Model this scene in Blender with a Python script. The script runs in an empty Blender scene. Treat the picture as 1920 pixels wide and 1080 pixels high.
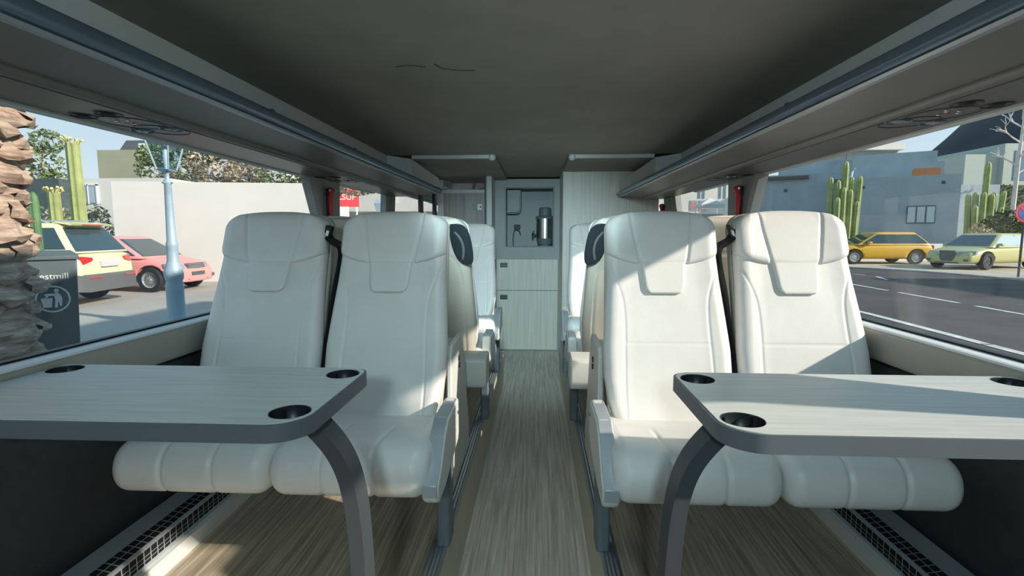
import bpy, bmesh, math, random
import numpy as np
from mathutils import Vector, Matrix, Euler

SC = bpy.context.scene
COL = SC.collection
PI = math.pi

# ------------------------------------------------------------------ materials
def lin(h):
    h = h.lstrip('#')
    out = []
    for i in (0, 2, 4):
        c = int(h[i:i+2], 16) / 255
        out.append(c / 12.92 if c <= .04045 else ((c + .055) / 1.055) ** 2.4)
    return tuple(out) + (1,)

def mat(name, col, rough=.6, metal=0., noise=0., scale=(6, 6, 6), bump=0., bscale=200., col2=None, emit=0., coat=0., spec=None):
    """principled material; base colour varied by a stretched noise, optional fine bump"""
    m = bpy.data.materials.new(name)
    m.use_nodes = True
    nt = m.node_tree
    b = nt.nodes['Principled BSDF']
    c = lin(col) if isinstance(col, str) else tuple(col) + (1,)
    b.inputs['Roughness'].default_value = rough
    b.inputs['Metallic'].default_value = metal
    if spec is not None:
        b.inputs['Specular IOR Level'].default_value = spec
    if coat:
        b.inputs['Coat Weight'].default_value = coat
        b.inputs['Coat Roughness'].default_value = .08
    tc = nt.nodes.new('ShaderNodeTexCoord')
    mp = nt.nodes.new('ShaderNodeMapping')
    mp.inputs['Scale'].default_value = scale
    nt.links.new(tc.outputs['Object'], mp.inputs['Vector'])
    nz = nt.nodes.new('ShaderNodeTexNoise')
    nz.inputs['Scale'].default_value = 1.
    nz.inputs['Detail'].default_value = 5
    nz.inputs['Roughness'].default_value = .6
    nt.links.new(mp.outputs['Vector'], nz.inputs['Vector'])
    rp = nt.nodes.new('ShaderNodeValToRGB')
    c2 = lin(col2) if col2 else tuple(max(0, x * (1 - noise)) for x in c[:3]) + (1,)
    c1 = c if col2 else tuple(min(1, x * (1 + noise * .5)) for x in c[:3]) + (1,)
    rp.color_ramp.elements[0].position = .32
    rp.color_ramp.elements[1].position = .68
    rp.color_ramp.elements[0].color = c2
    rp.color_ramp.elements[1].color = c1
    nt.links.new(nz.outputs['Fac'], rp.inputs['Fac'])
    nt.links.new(rp.outputs['Color'], b.inputs['Base Color'])
    if bump:
        n2 = nt.nodes.new('ShaderNodeTexNoise')
        n2.inputs['Scale'].default_value = bscale
        n2.inputs['Detail'].default_value = 3
        nt.links.new(tc.outputs['Object'], n2.inputs['Vector'])
        bp = nt.nodes.new('ShaderNodeBump')
        bp.inputs['Strength'].default_value = bump
        bp.inputs['Distance'].default_value = .004
        nt.links.new(n2.outputs['Fac'], bp.inputs['Height'])
        nt.links.new(bp.outputs['Normal'], b.inputs['Normal'])
    if emit:
        b.inputs['Emission Color'].default_value = c
        b.inputs['Emission Strength'].default_value = emit
    return m

def glass_mat(name, tint, rough=.0, ior=1.45, haze=0.):
    m = bpy.data.materials.new(name)
    m.use_nodes = True
    nt = m.node_tree
    for n in list(nt.nodes):
        nt.nodes.remove(n)
    o = nt.nodes.new('ShaderNodeOutputMaterial')
    t = nt.nodes.new('ShaderNodeBsdfTransparent')
    t.inputs['Color'].default_value = tuple(tint) + (1,)
    g = nt.nodes.new('ShaderNodeBsdfGlossy')
    g.inputs['Roughness'].default_value = rough
    lw = nt.nodes.new('ShaderNodeLayerWeight'); lw.inputs['Blend'].default_value = .5
    pw = nt.nodes.new('ShaderNodeMath'); pw.operation = 'POWER'; pw.inputs[1].default_value = 5
    f = nt.nodes.new('ShaderNodeMath'); f.operation = 'MULTIPLY_ADD'; f.inputs[1].default_value = .45; f.inputs[2].default_value = ((ior - 1) / (ior + 1)) ** 2 * .6
    nt.links.new(lw.outputs['Facing'], pw.inputs[0]); nt.links.new(pw.outputs[0], f.inputs[0])
    mx = nt.nodes.new('ShaderNodeMixShader')
    nt.links.new(f.outputs[0], mx.inputs['Fac'])
    nt.links.new(t.outputs[0], mx.inputs[1])
    nt.links.new(g.outputs[0], mx.inputs[2])
    last = mx
    if haze:
        d = nt.nodes.new('ShaderNodeBsdfTranslucent')
        d.inputs['Color'].default_value = (.85, .93, .97, 1)
        m2 = nt.nodes.new('ShaderNodeMixShader')
        m2.inputs['Fac'].default_value = haze
        nt.links.new(mx.outputs[0], m2.inputs[1])
        nt.links.new(d.outputs[0], m2.inputs[2])
        last = m2
    nt.links.new(last.outputs[0], o.inputs['Surface'])
    return m

M = {}
M['leather'] = mat('leather', (.68, .665, .635), .42, noise=.05, scale=(9, 9, 9), bump=.12, bscale=420)
M['shell'] = mat('shell', (.50, .46, .385), .5, noise=.06, scale=(12, 12, 12), bump=.08, bscale=500)
M['cream'] = mat('cream_plastic', (.66, .66, .62), .42, noise=.03)
M['pocket'] = mat('shell_panel', (.45, .44, .385), .7, noise=.08, scale=(30, 30, 30), bump=.2, bscale=600)
M['grip'] = mat('dark_grip', '#1f272d', .45, noise=.1)
M['legmetal'] = mat('blue_grey_metal', (.16, .195, .225), .42, .25, noise=.06)
M['belt'] = mat('belt', '#16181b', .6, noise=.2, scale=(80, 80, 80))
M['black'] = mat('black_rubber', '#0d0f11', .5)
M['chrome'] = mat('chrome', (.75, .76, .78), .18, 1.)
M['laminate'] = mat('table_laminate', (.64, .645, .63), .38, scale=(4, 95, 40), col2='#bcc0ba', bump=.05, bscale=300)
M['edge'] = mat('table_edge', (.105, .12, .135), .45, noise=.05)
M['tableleg'] = mat('table_leg', (.055, .063, .072), .4, .1, noise=.06)
M['cup'] = mat('cup_rubber', '#1c1f22', .38, noise=.1)
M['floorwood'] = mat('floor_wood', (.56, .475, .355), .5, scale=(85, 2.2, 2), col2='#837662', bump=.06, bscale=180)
M['floorwood_lit'] = mat('floor_wood_lit', (.78, .74, .66), .5, scale=(85, 2.2, 2), col2='#aca698', bump=.06, bscale=180)  # platform wood made paler and greyer for the stronger light in the aisle
M['riser'] = mat('riser', (.62, .57, .46), .5, noise=.05)
M['alu'] = mat('aluminium_edge', (.36, .39, .42), .35, .75, noise=.06, scale=(40, 3, 40))
M['ceiling'] = mat('ceiling_fabric', (.33, .32, .28), .8, noise=.1, scale=(3, 3, 3), bump=.06, bscale=350)
M['cove'] = mat('cove_panel', (.78, .80, .76), .6, noise=.05, bump=.1, bscale=300)
M['wallpanel'] = mat('wall_panel', (.036, .039, .042), .8, noise=.15, scale=(20, 20, 20), bump=.25, bscale=420)
M['ledge'] = mat('sill_ledge', (.36, .35, .305), .5, noise=.05, bump=.05)
M['rackdark'] = mat('rack_underside', (.20, .19, .165), .42, noise=.08, bump=.06)
M['rackrail'] = mat('rack_rail', (.125, .175, .235), .24, .3, noise=.03)  # blue of the reflected sky put into the base colour
M['service'] = mat('service_strip', (.12, .108, .085), .34, noise=.15, scale=(30, 30, 30), bump=.03, bscale=300)
M['pillar'] = mat('pillar_cover', (.34, .345, .32), .6, noise=.06, bump=.1, bscale=300)
M['red'] = mat('hammer_red', '#c3101c', .35)
M['wood_v'] = mat('light_wood', (.82, .80, .73), .5, scale=(45, 45, 1.6), col2='#d2d2c7', bump=.04)
M['wood_d'] = mat('grey_wood', (.42, .41, .38), .5, scale=(45, 45, 1.6), col2='#82807a', bump=.04)
M['greyframe'] = mat('grey_frame', (.36, .40, .40), .5, noise=.05)
M['niche'] = mat('niche_lining', (.36, .41, .41), .5, noise=.05)
M['nichedark'] = mat('niche_trim', (.17, .21, .23), .5, noise=.05)
M['latch'] = mat('latch_grey', '#4b5257', .4, .3)
M['steel'] = mat('brushed_steel', (.62, .63, .62), .24, 1., noise=.1, scale=(60, 60, 3))
M['white'] = mat('white_plastic', (.75, .76, .75), .4)
M['heater'] = mat('heater_metal', (.40, .44, .47), .4, .35, noise=.05)
M['slot'] = mat('heater_slot', '#05070a', .8)
M['skin'] = mat('bus_paint', (.5, .52, .54), .4)
M['glass'] = glass_mat('window_glass', (.965, .985, .985), haze=.0)
M['glassL'] = glass_mat('window_glass_hazy', (.965, .985, .985), haze=.012)
# outdoors
M['asphalt'] = mat('asphalt', (.098, .094, .096), 1.0, spec=.05, noise=.2, scale=(.8, .8, .8))
M['paving'] = mat('paving', (.41, .375, .33), .85, noise=.12, scale=(.7, .7, .7), bump=.2, bscale=40)
M['kerb'] = mat('kerb_stone', (.34, .34, .34), .8, noise=.2, scale=(5, 5, 5))
M['line'] = mat('road_paint', (.62, .62, .60), .7, noise=.35, scale=(5, 5, 5))
M['sand'] = mat('sandy_ground', (.46, .40, .31), .9, noise=.25, scale=(.8, .8, .8))
M['whitewall'] = mat('white_render', (.70, .68, .635), .85, noise=.04, scale=(1, 1, 1))
M['bluewall'] = mat('grey_render', (.34, .40, .43), .85, noise=.12, scale=(.9, .9, .9))
M['olivewall'] = mat('olive_render', (.36, .35, .24), .85, noise=.1, scale=(.6, .6, .6))
M['greenhouse'] = mat('pale_green_render', (.42, .47, .42), .85, noise=.06)
M['darkwall'] = mat('dark_wall', (.06, .085, .085), .8, noise=.2)
M['winglass'] = mat('pane', (.16, .24, .30), .08, noise=.05)
M['paleglass'] = mat('pale_pane', (.42, .52, .58), .12, noise=.05)
M['frame'] = mat('dark_frame', (.08, .09, .1), .5)
M['roofgrey'] = mat('dark_roof', (.09, .095, .10), .7, noise=.2)
M['terracotta'] = mat('terracotta', (.62, .23, .10), .8, noise=.1)
M['hill'] = mat('hill_shaded', (.045, .05, .056), .95, noise=.4, scale=(.05, .05, .1), bump=.5, bscale=.3)  # shade and bluish distance put into the hill's base colour
M['palm'] = mat('palm_bark', (.56, .44, .34), .9, scale=(4, 4, 26), col2='#80634e', bump=.6, bscale=40)
M['cactus'] = mat('cactus_skin', (.31, .36, .13), .6, noise=.25, scale=(3, 3, 3))
M['cactus_d'] = mat('cactus_dark_skin', (.10, .22, .08), .6, noise=.3, scale=(5, 5, 5))
M['petal'] = mat('cactus_flower', (.62, .58, .26), .6)
M['leaf'] = mat('leaf', (.20, .255, .10), .6, noise=.5, scale=(2, 2, 2))
M['leaf2'] = mat('leaf_yellow', (.42, .42, .12), .6, noise=.5, scale=(2, 2, 2))
M['leaf3'] = mat('leaf_dry', (.50, .40, .28), .7, noise=.4, scale=(2, 2, 2))
M['leafd'] = mat('leaf_dark', (.07, .10, .045), .7, noise=.5, scale=(2, 2, 2))
M['twig'] = mat('twig', (.42, .31, .24), .85, noise=.2)
M['pinkwood'] = mat('pale_bark', (.62, .56, .52), .85, noise=.2)
M['lamp'] = mat('lamp_iron', (.35, .46, .55), .5, .1, noise=.1)
M['lampglass'] = glass_mat('lantern_glass', (.72, .85, .92), ior=1.6)
M['bin'] = mat('bin_plastic', (.085, .115, .125), .5, noise=.1)
M['signwhite'] = mat('sign_white', (.8, .8, .8), .5)
M['signred'] = mat('sign_red', (.72, .05, .06), .45)
M['signblue'] = mat('sign_blue', (.06, .11, .42), .45)
M['tyre'] = mat('tyre', '#15171a', .75)
M['rim'] = mat('rim', (.55, .56, .58), .3, .6)
M['rimdark'] = mat('rim_dark', (.05, .055, .06), .35, .4)
M['carglass'] = mat('car_glass', (.03, .055, .065), .06, spec=.8)
M['trimblk'] = mat('car_trim', (.10, .105, .11), .55)
M['taillight'] = mat('tail_light', (.55, .02, .02), .15, coat=.5)
M['headlight'] = mat('head_light', (.25, .28, .3), .1, coat=.6)
M['plate'] = mat('number_plate', (.55, .53, .58), .5)
M['creamlit'] = mat('bus_white', (.62, .63, .6), .5)
def paint(name, c):
    return mat(name, c, .35, 0, noise=.02, coat=.35)

# ------------------------------------------------------------------ mesh tools
class MB:
    def __init__(s):
        s.v = []; s.f = []
    def add(s, vs, fs):
        o = len(s.v)
        s.v += [tuple(p) for p in vs]
        s.f += [tuple(i + o for i in f) for f in fs]
        return s
    def box(s, x0, x1, y0, y1, z0, z1):
        x0, x1 = min(x0, x1), max(x0, x1); y0, y1 = min(y0, y1), max(y0, y1); z0, z1 = min(z0, z1), max(z0, z1)
        return s.add([(x0, y0, z0), (x1, y0, z0), (x1, y1, z0), (x0, y1, z0), (x0, y0, z1), (x1, y0, z1), (x1, y1, z1), (x0, y1, z1)],
                     [(0, 3, 2, 1), (4, 5, 6, 7), (0, 1, 5, 4), (1, 2, 6, 5), (2, 3, 7, 6), (3, 0, 4, 7)])
    def obox(s, c, ax, ay, az):
        """oriented box: centre, three half-axis vectors"""
        c, ax, ay, az = map(Vector, (c, ax, ay, az))
        vs = [c + i * ax + j * ay + k * az for k in (-1, 1) for j, i in ((-1, -1), (-1, 1), (1, 1), (1, -1))]
        return s.add(vs, [(0, 3, 2, 1), (4, 5, 6, 7), (0, 1, 5, 4), (1, 2, 6, 5), (2, 3, 7, 6), (3, 0, 4, 7)])
    def prism(s, poly, axis, a, b):
        """polygon of 2-tuples extruded along axis 'x'|'y'|'z' from a to b"""
        def P(p, t):
            return {'x': (t, p[0], p[1]), 'y': (p[0], t, p[1]), 'z': (p[0], p[1], t)}[axis]
        n = len(poly)
        vs = [P(p, a) for p in poly] + [P(p, b) for p in poly]
        fs = [tuple(range(n))[::-1], tuple(range(n, 2 * n))] + [(i, (i + 1) % n, n + (i + 1) % n, n + i) for i in range(n)]
        return s.add(vs, fs)
    def strip(s, loops, closed=True, cap=True, flip=False):
        """loft list of equal-length loops"""
        n = len(loops[0]); m = len(loops)
        vs = [p for l in loops for p in l]
        fs = []
        for j in range(m - 1):
            for i in range(n if closed else n - 1):
                q = (j * n + i, j * n + (i + 1) % n, (j + 1) * n + (i + 1) % n, (j + 1) * n + i)
                fs.append(q[::-1] if flip else q)
        if cap and closed:
            fs.append(tuple(range(n))[::-1]); fs.append(tuple((m - 1) * n + i for i in range(n)))
        return s.add(vs, fs)
    def lathe(s, prof, n=24, c=(0, 0, 0), axis='z', cap=True):
        loops = []
        for r, h in prof:
            l = []
            for i in range(n):
                a = 2 * PI * i / n
                x, y = r * math.cos(a), r * math.sin(a)
                p = {'z': (x, y, h), 'y': (x, h, y), 'x': (h, x, y)}[axis]
                l.append((p[0] + c[0], p[1] + c[1], p[2] + c[2]))
            loops.append(l)
        return s.strip(loops, cap=cap)
    def tube(s, pts, r, n=10, rs=None):
        pts = [Vector(p) for p in pts]
        loops = []
        up = Vector((0, 0, 1))
        for i, p in enumerate(pts):
            d = (pts[min(i + 1, len(pts) - 1)] - pts[max(i - 1, 0)]).normalized()
            u = up if abs(d.dot(up)) < .95 else Vector((1, 0, 0))
            a = d.cross(u).normalized(); b = a.cross(d).normalized()
            rr = rs[i] if rs else r
            loops.append([p + rr * (math.cos(2 * PI * k / n) * a + math.sin(2 * PI * k / n) * b) for k in range(n)])
        return s.strip(loops)
    def ribbon(s, pts, wdir, w, t):
        """flat strap along pts; wdir list or single vector across; w half width, t half thickness"""
        pts = [Vector(p) for p in pts]
        loops = []
        for i, p in enumerate(pts):
            d = (pts[min(i + 1, len(pts) - 1)] - pts[max(i - 1, 0)]).normalized()
            a = Vector(wdir[i] if isinstance(wdir, list) else wdir)
            a = (a - a.dot(d) * d).normalized(); b = d.cross(a)
            loops.append([p + a * w + b * t, p - a * w + b * t, p - a * w - b * t, p + a * w - b * t])
        return s.strip(loops)
    def build(s, name, m, parent=None, smooth=False, bevel=0., seg=2, angle=40, fix=True):
        me = bpy.data.meshes.new(name)
        me.from_pydata(s.v, [], s.f)
        if fix:
            bm = bmesh.new(); bm.from_mesh(me)
            bmesh.ops.recalc_face_normals(bm, faces=bm.faces)
            bm.to_mesh(me); bm.free()
        me.materials.append(m)
        o = bpy.data.objects.new(name, me)
        COL.objects.link(o)
        if parent: o.parent = parent
        if smooth or bevel:
            for p in me.polygons: p.use_smooth = True
            if smooth != 'all':
                try:
                    me.set_sharp_from_angle(angle=math.radians(angle))
                except Exception:
                    pass
        if bevel:
            b = o.modifiers.new('b', 'BEVEL'); b.width = bevel; b.segments = seg; b.limit_method = 'ANGLE'; b.angle_limit = math.radians(35)
            b.harden_normals = False
        return o

def tag(o, label=None, cat=None, group=None, kind=None):
    if label: o['label'] = label
    if cat: o['category'] = cat
    if group: o['group'] = group
    if kind: o['kind'] = kind
    return o

def thing(name, loc, label, cat, group=None, rz=0):
    o = bpy.data.objects.new(name, None)
    COL.objects.link(o)
    o.empty_display_size = .1
    o.location = loc; o.rotation_euler = (0, 0, rz)
    return tag(o, label, cat, group)

def struct(o):
    o['kind'] = 'structure'
    return o

def dup(root, loc, label, rz=None):
    r = root.copy(); COL.objects.link(r); r.location = loc
    if rz is not None: r.rotation_euler = (0, 0, rz)
    r['label'] = label
    for ch in list(root.children):
        c = ch.copy(); COL.objects.link(c); c.parent = r
        for g in list(ch.children):
            d = g.copy(); COL.objects.link(d); d.parent = c
    return r

def apply_mods(o):
    dg = bpy.context.evaluated_depsgraph_get(); dg.update()
    me = bpy.data.meshes.new_from_object(o.evaluated_get(dg))
    o.modifiers.clear(); o.data = me
    return o

def cut(o, cutters):
    """subtract cutter meshes (MB list) from o and bake"""
    tmp = []
    for k in cutters:
        c = k.build('cutter', M['black']); tmp.append(c)
        c.parent = None
        b = o.modifiers.new('c', 'BOOLEAN'); b.object = c; b.operation = 'DIFFERENCE'; b.solver = 'EXACT'
        if o.parent:
            c.matrix_world = o.parent.matrix_basis.copy()
    apply_mods(o)
    for c in tmp: bpy.data.objects.remove(c, do_unlink=True)
    return o

def text_mesh(name, body, size, m, parent, loc, rot, depth=.002):
    cu = bpy.data.curves.new('t', 'FONT'); cu.body = body; cu.size = size; cu.extrude = depth
    cu.align_x = 'CENTER'; cu.align_y = 'CENTER'
    o = bpy.data.objects.new('t', cu); COL.objects.link(o)
    dg = bpy.context.evaluated_depsgraph_get(); dg.update()
    me = bpy.data.meshes.new_from_object(o.evaluated_get(dg))
    bpy.data.objects.remove(o, do_unlink=True)
    me.materials.clear(); me.materials.append(m)
    r = bpy.data.objects.new(name, me); COL.objects.link(r)
    r.parent = parent; r.location = loc; r.rotation_euler = rot
    return r

def rrect(x0, x1, y0, y1, rs, n=10):
    """rounded rectangle, radii order: (x0,y0),(x1,y0),(x1,y1),(x0,y1)"""
    out = []
    for (cx, cy, sx, sy, a0, r) in ((x0, y0, 1, 1, PI, rs[0]), (x1, y0, -1, 1, 1.5 * PI, rs[1]), (x1, y1, -1, -1, 0, rs[2]), (x0, y1, 1, -1, .5 * PI, rs[3])):
        for k in range(n + 1):
            a = a0 + k / n * PI / 2
            out.append((cx + sx * r + r * math.cos(a), cy + sy * r + r * math.sin(a)))
    return out

rng = random.Random(7)

# ------------------------------------------------------------------ camera
cd = bpy.data.cameras.new('camera'); cam = bpy.data.objects.new('camera', cd); COL.objects.link(cam)
cd.sensor_width = 36; cd.lens = 18.0; cd.clip_start = .05; cd.clip_end = 1000
yaw = math.atan(48 / 960); pitch = math.atan(102 / 960 * math.cos(yaw))
cam.location = (.05, 0, 1.08)
cam.rotation_euler = (PI / 2 - pitch, 0, yaw)
SC.camera = cam

# ------------------------------------------------------------------ bus shell
Y0, Y1 = -3.0, 8.2          # inside of the bus, back to windscreen
AF = -.29                   # aisle floor
# floors
f = MB()
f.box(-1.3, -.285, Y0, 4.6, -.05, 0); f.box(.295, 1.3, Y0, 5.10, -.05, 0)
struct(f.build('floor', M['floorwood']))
f = MB(); f.box(-1.3, 1.3, Y0, Y1, AF - .05, AF); struct(f.build('floor', M['floorwood_lit']))
r = MB(); r.box(-.285, -.262, Y0, 4.6, AF, -.012); r.box(-1.3, -.262, 4.6, 4.62, AF, 0); struct(r.build('trim_1', M['riser']))
r = MB(); r.box(.272, .295, Y0, 5.10, AF, -.012); struct(r.build('trim_2', M['riser']))
for n, s, x, ye in (('trim_3', -1, -.285, 4.62), ('trim_4', 1, .295, 5.10)):
    e = MB(); e.prism([(x - s * .026, -.012), (x - s * .026, .0035), (x - s * .018, .006), (x - s * .012, .002), (x - s * .006, .006), (x, .002), (x + s * .006, .006), (x + s * .014, .002), (x + s * .02, .006), (x + s * .032, .0)] + [(x + s * .032, -.012)], 'y', Y0, ye)
    struct(e.build(n, M['alu']))
# side walls
WIN_Z0, WIN_Z1 = .755, 1.41
for nm, s in (('left', -1), ('right', 1)):
    w = MB()
    w.prism([(s * 1.29, -.05), (s * 1.29, .66), (s * 1.34, .66), (s * 1.34, -.38), (s * 1.25, -.38), (s * 1.25, -.05)], 'y', Y0, Y1)
    struct(w.build('wall_' + nm, M['wallpanel']))
    u = MB()
    u.prism([(s * 1.30, WIN_Z1), (s * 1.30, 1.50), (s * 1.19, 1.505), (s * 1.19, 1.74), (s * 1.34, 1.74), (s * 1.34, WIN_Z1)], 'y', Y0, 4.24)
    u.prism([(s * 1.30, WIN_Z1 + .06), (s * 1.30, 1.74), (s * 1.34, 1.74), (s * 1.34, WIN_Z1 + .06)], 'y', 4.24, Y1)
    struct(u.build('trim_%d' % (5 if s < 0 else 6), M['cove']))
    l = MB()
    l.prism([(s * 1.335, .738), (s * 1.262, .738), (s * 1.257, .73), (s * 1.256, .645), (s * 1.264, .63), (s * 1.335, .63)], 'y', Y0, Y1)
    struct(l.build('trim_%d' % (7 if s < 0 else 8), M['ledge'], smooth=True, angle=30))
    l = MB(); l.prism([(s * 1.335, .7385), (s * 1.335, .746), (s * 1.270, .746), (s * 1.262, .744), (s * 1.257, .739), (s * 1.257, .7385)], 'y', Y0, Y1); struct(l.build('trim_%d' % (25 if s < 0 else 26), M['white']))
    g = MB(); g.box(s * 1.312, s * 1.335, Y0, Y1, .7465, .752); struct(g.build('trim_%d' % (9 if s < 0 else 10), M['black']))
# pillars between the panes, leaning; (y at top, y at bottom) pairs
def pillar(name, s, yt0, yt1, yb0, yb1, bow=0):
    p = MB()
    zt, zb = 1.47, .756
    xi, xo = s * 1.272, s * 1.335
    mt, mb_ = yt0 + .38 * (yt1 - yt0), yb0 + .38 * (yb1 - yb0)
    top = [(s * 1.285, yt0, zt), (xi, yt0 + .03, zt), (xi, mt - .012, zt), (xi - s * .012, mt, zt), (xi, mt + .012, zt), (xi, yt1 - .03, zt), (s * 1.285, yt1, zt), (xo, yt1, zt), (xo, yt0, zt)]
    bot = [(s * 1.285, yb0, zb), (xi, yb0 + .03, zb), (xi, mb_ - .012, zb), (xi - s * .012, mb_, zb), (xi, mb_ + .012, zb), (xi, yb1 - .03, zb), (s * 1.285, yb1, zb), (xo, yb1, zb), (xo, yb0, zb)]
    mid = [((a[0] + b[0]) / 2, (a[1] + b[1]) / 2 + (bow if i in (0, 1, 8) else 0), (a[2] + b[2]) / 2 + .04) for i, (a, b) in enumerate(zip(bot, top))]
    p.strip([bot, mid, top])
    return struct(p.build(name, M['pillar']))
k = 11
for s in (-1, 1):
    for a in ((2.94, 3.445, 3.27, 3.40), (4.52, 4.80, 4.40, 4.66) if s < 0 else (4.78, 5.16, 4.40, 4.95), (.44, 1.08, .96, 1.06, .06), (-1.45, -.95, -1.2, -1.0)):
        pillar('trim_%d' % k, s, *a); k += 1
# panes
k = 1
for s in (-1, 1):
    for (ya, yb) in ((-3., -1.2), (-1.0, .95), (1.1, 3.15), (3.35, 4.6 if s < 0 else 4.9), (4.6, 8.15) if s < 0 else (5.0, 8.15)):
        g = MB(); g.box(s * 1.312, s * 1.318, ya, yb, .74, 1.50)
        struct(g.build('window_%d' % k, M['glassL'] if s < 0 else M['glass'])); k += 1
# ceiling, roof, ends
c = MB()
c.box(-1.19, 1.19, Y0, 4.24, 1.72, 1.76)
c.box(-1.3, 1.3, 4.24, 6.27, 1.72, 1.76); c.box(-1.3, 1.3, 6.27, Y1, 1.80, 1.84)
struct(c.build('ceiling', M['ceiling']))
for nm, s, y0 in (('trim_21', -1, 4.24), ('trim_22', 1, 4.26)):
    b = MB(); pts = rrect(s * .32 if s < 0 else .31, s * .32 - .66 if s < 0 else .98, y0, 6.26, (.03,) * 4) if False else rrect(min(s * .30, s * .99), max(s * .30, s * .99), y0, 6.26, (.05, .05, .02, .02), 6)
    b.prism(pts, 'z', 1.686, 1.7205)
    struct(b.build(nm, M['ceiling'], bevel=.006))
    b = MB(); b.box(s * .33, s * .985, y0 - .008, y0, 1.688, 1.719); b.lathe([(0, -.03), (.016, -.028), (.026, -.015), (.03, 0)], 16, (s * .325, y0, 1.70), 'y', cap=False)
    struct(b.build('trim_%d' % (27 if s < 0 else 28), M['white'], bevel=.003))
# two hairline scratches in the ceiling lining
cs = MB()
def scr(pts):
    cs.ribbon([(x, y, 1.7195) for x, y in pts], (0, 1, 0), .0035, .0006)
scr([(-.50, 2.03), (-.46, 2.015), (-.42, 2.02), (-.385, 2.035)])
scr([(-.345, 2.0), (-.33, 2.05), (-.29, 2.075), (-.24, 2.085), (-.20, 2.085)])
struct(cs.build('trim_23', mat('scratch', (.05, .06, .06), .8)))
ro = MB()
ro.prism([(-1.36, 1.76), (1.36, 1.76), (1.36, 2.65), (1.2, 2.8), (-1.2, 2.8), (-1.36, 2.65)], 'y', Y0 - .1, Y1 + .15)
struct(ro.build('ceiling.001', M['skin'])); bpy.data.objects['ceiling.001'].name = 'trim_24'
e = MB(); e.box(-1.34, 1.34, Y0 - .08, Y0, -.38, 1.78); struct(e.build('wall_back', M['wallpanel']))
e = MB(); e.box(-1.34, 1.34, Y1, Y1 + .06, -.38, 1.46); struct(e.build('wall_front', M['wallpanel']))
g = MB(); g.box(-1.3, 1.3, Y1 + .02, Y1 + .026, 1.46, 1.8); struct(g.build('window_11', M['glass']))

# front entrance glazing bars behind the luggage rack (street side door)
d = thing('entrance_door', (-1.245, 5.6, 0), 'glazed entrance door with two dark upright bars ahead of the shaded luggage rack', 'door')
for yy, ww in ((.0, .05), (.75, .05)):
    b = MB(); b.box(0, .035, yy - ww, yy + ww, -.28, 1.70); b.build('door_post', M['frame'], d)
b = MB(); b.box(.0, .03, -.05, .8, 1.62, 1.70); b.build('door_header', M['frame'], d)

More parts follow.
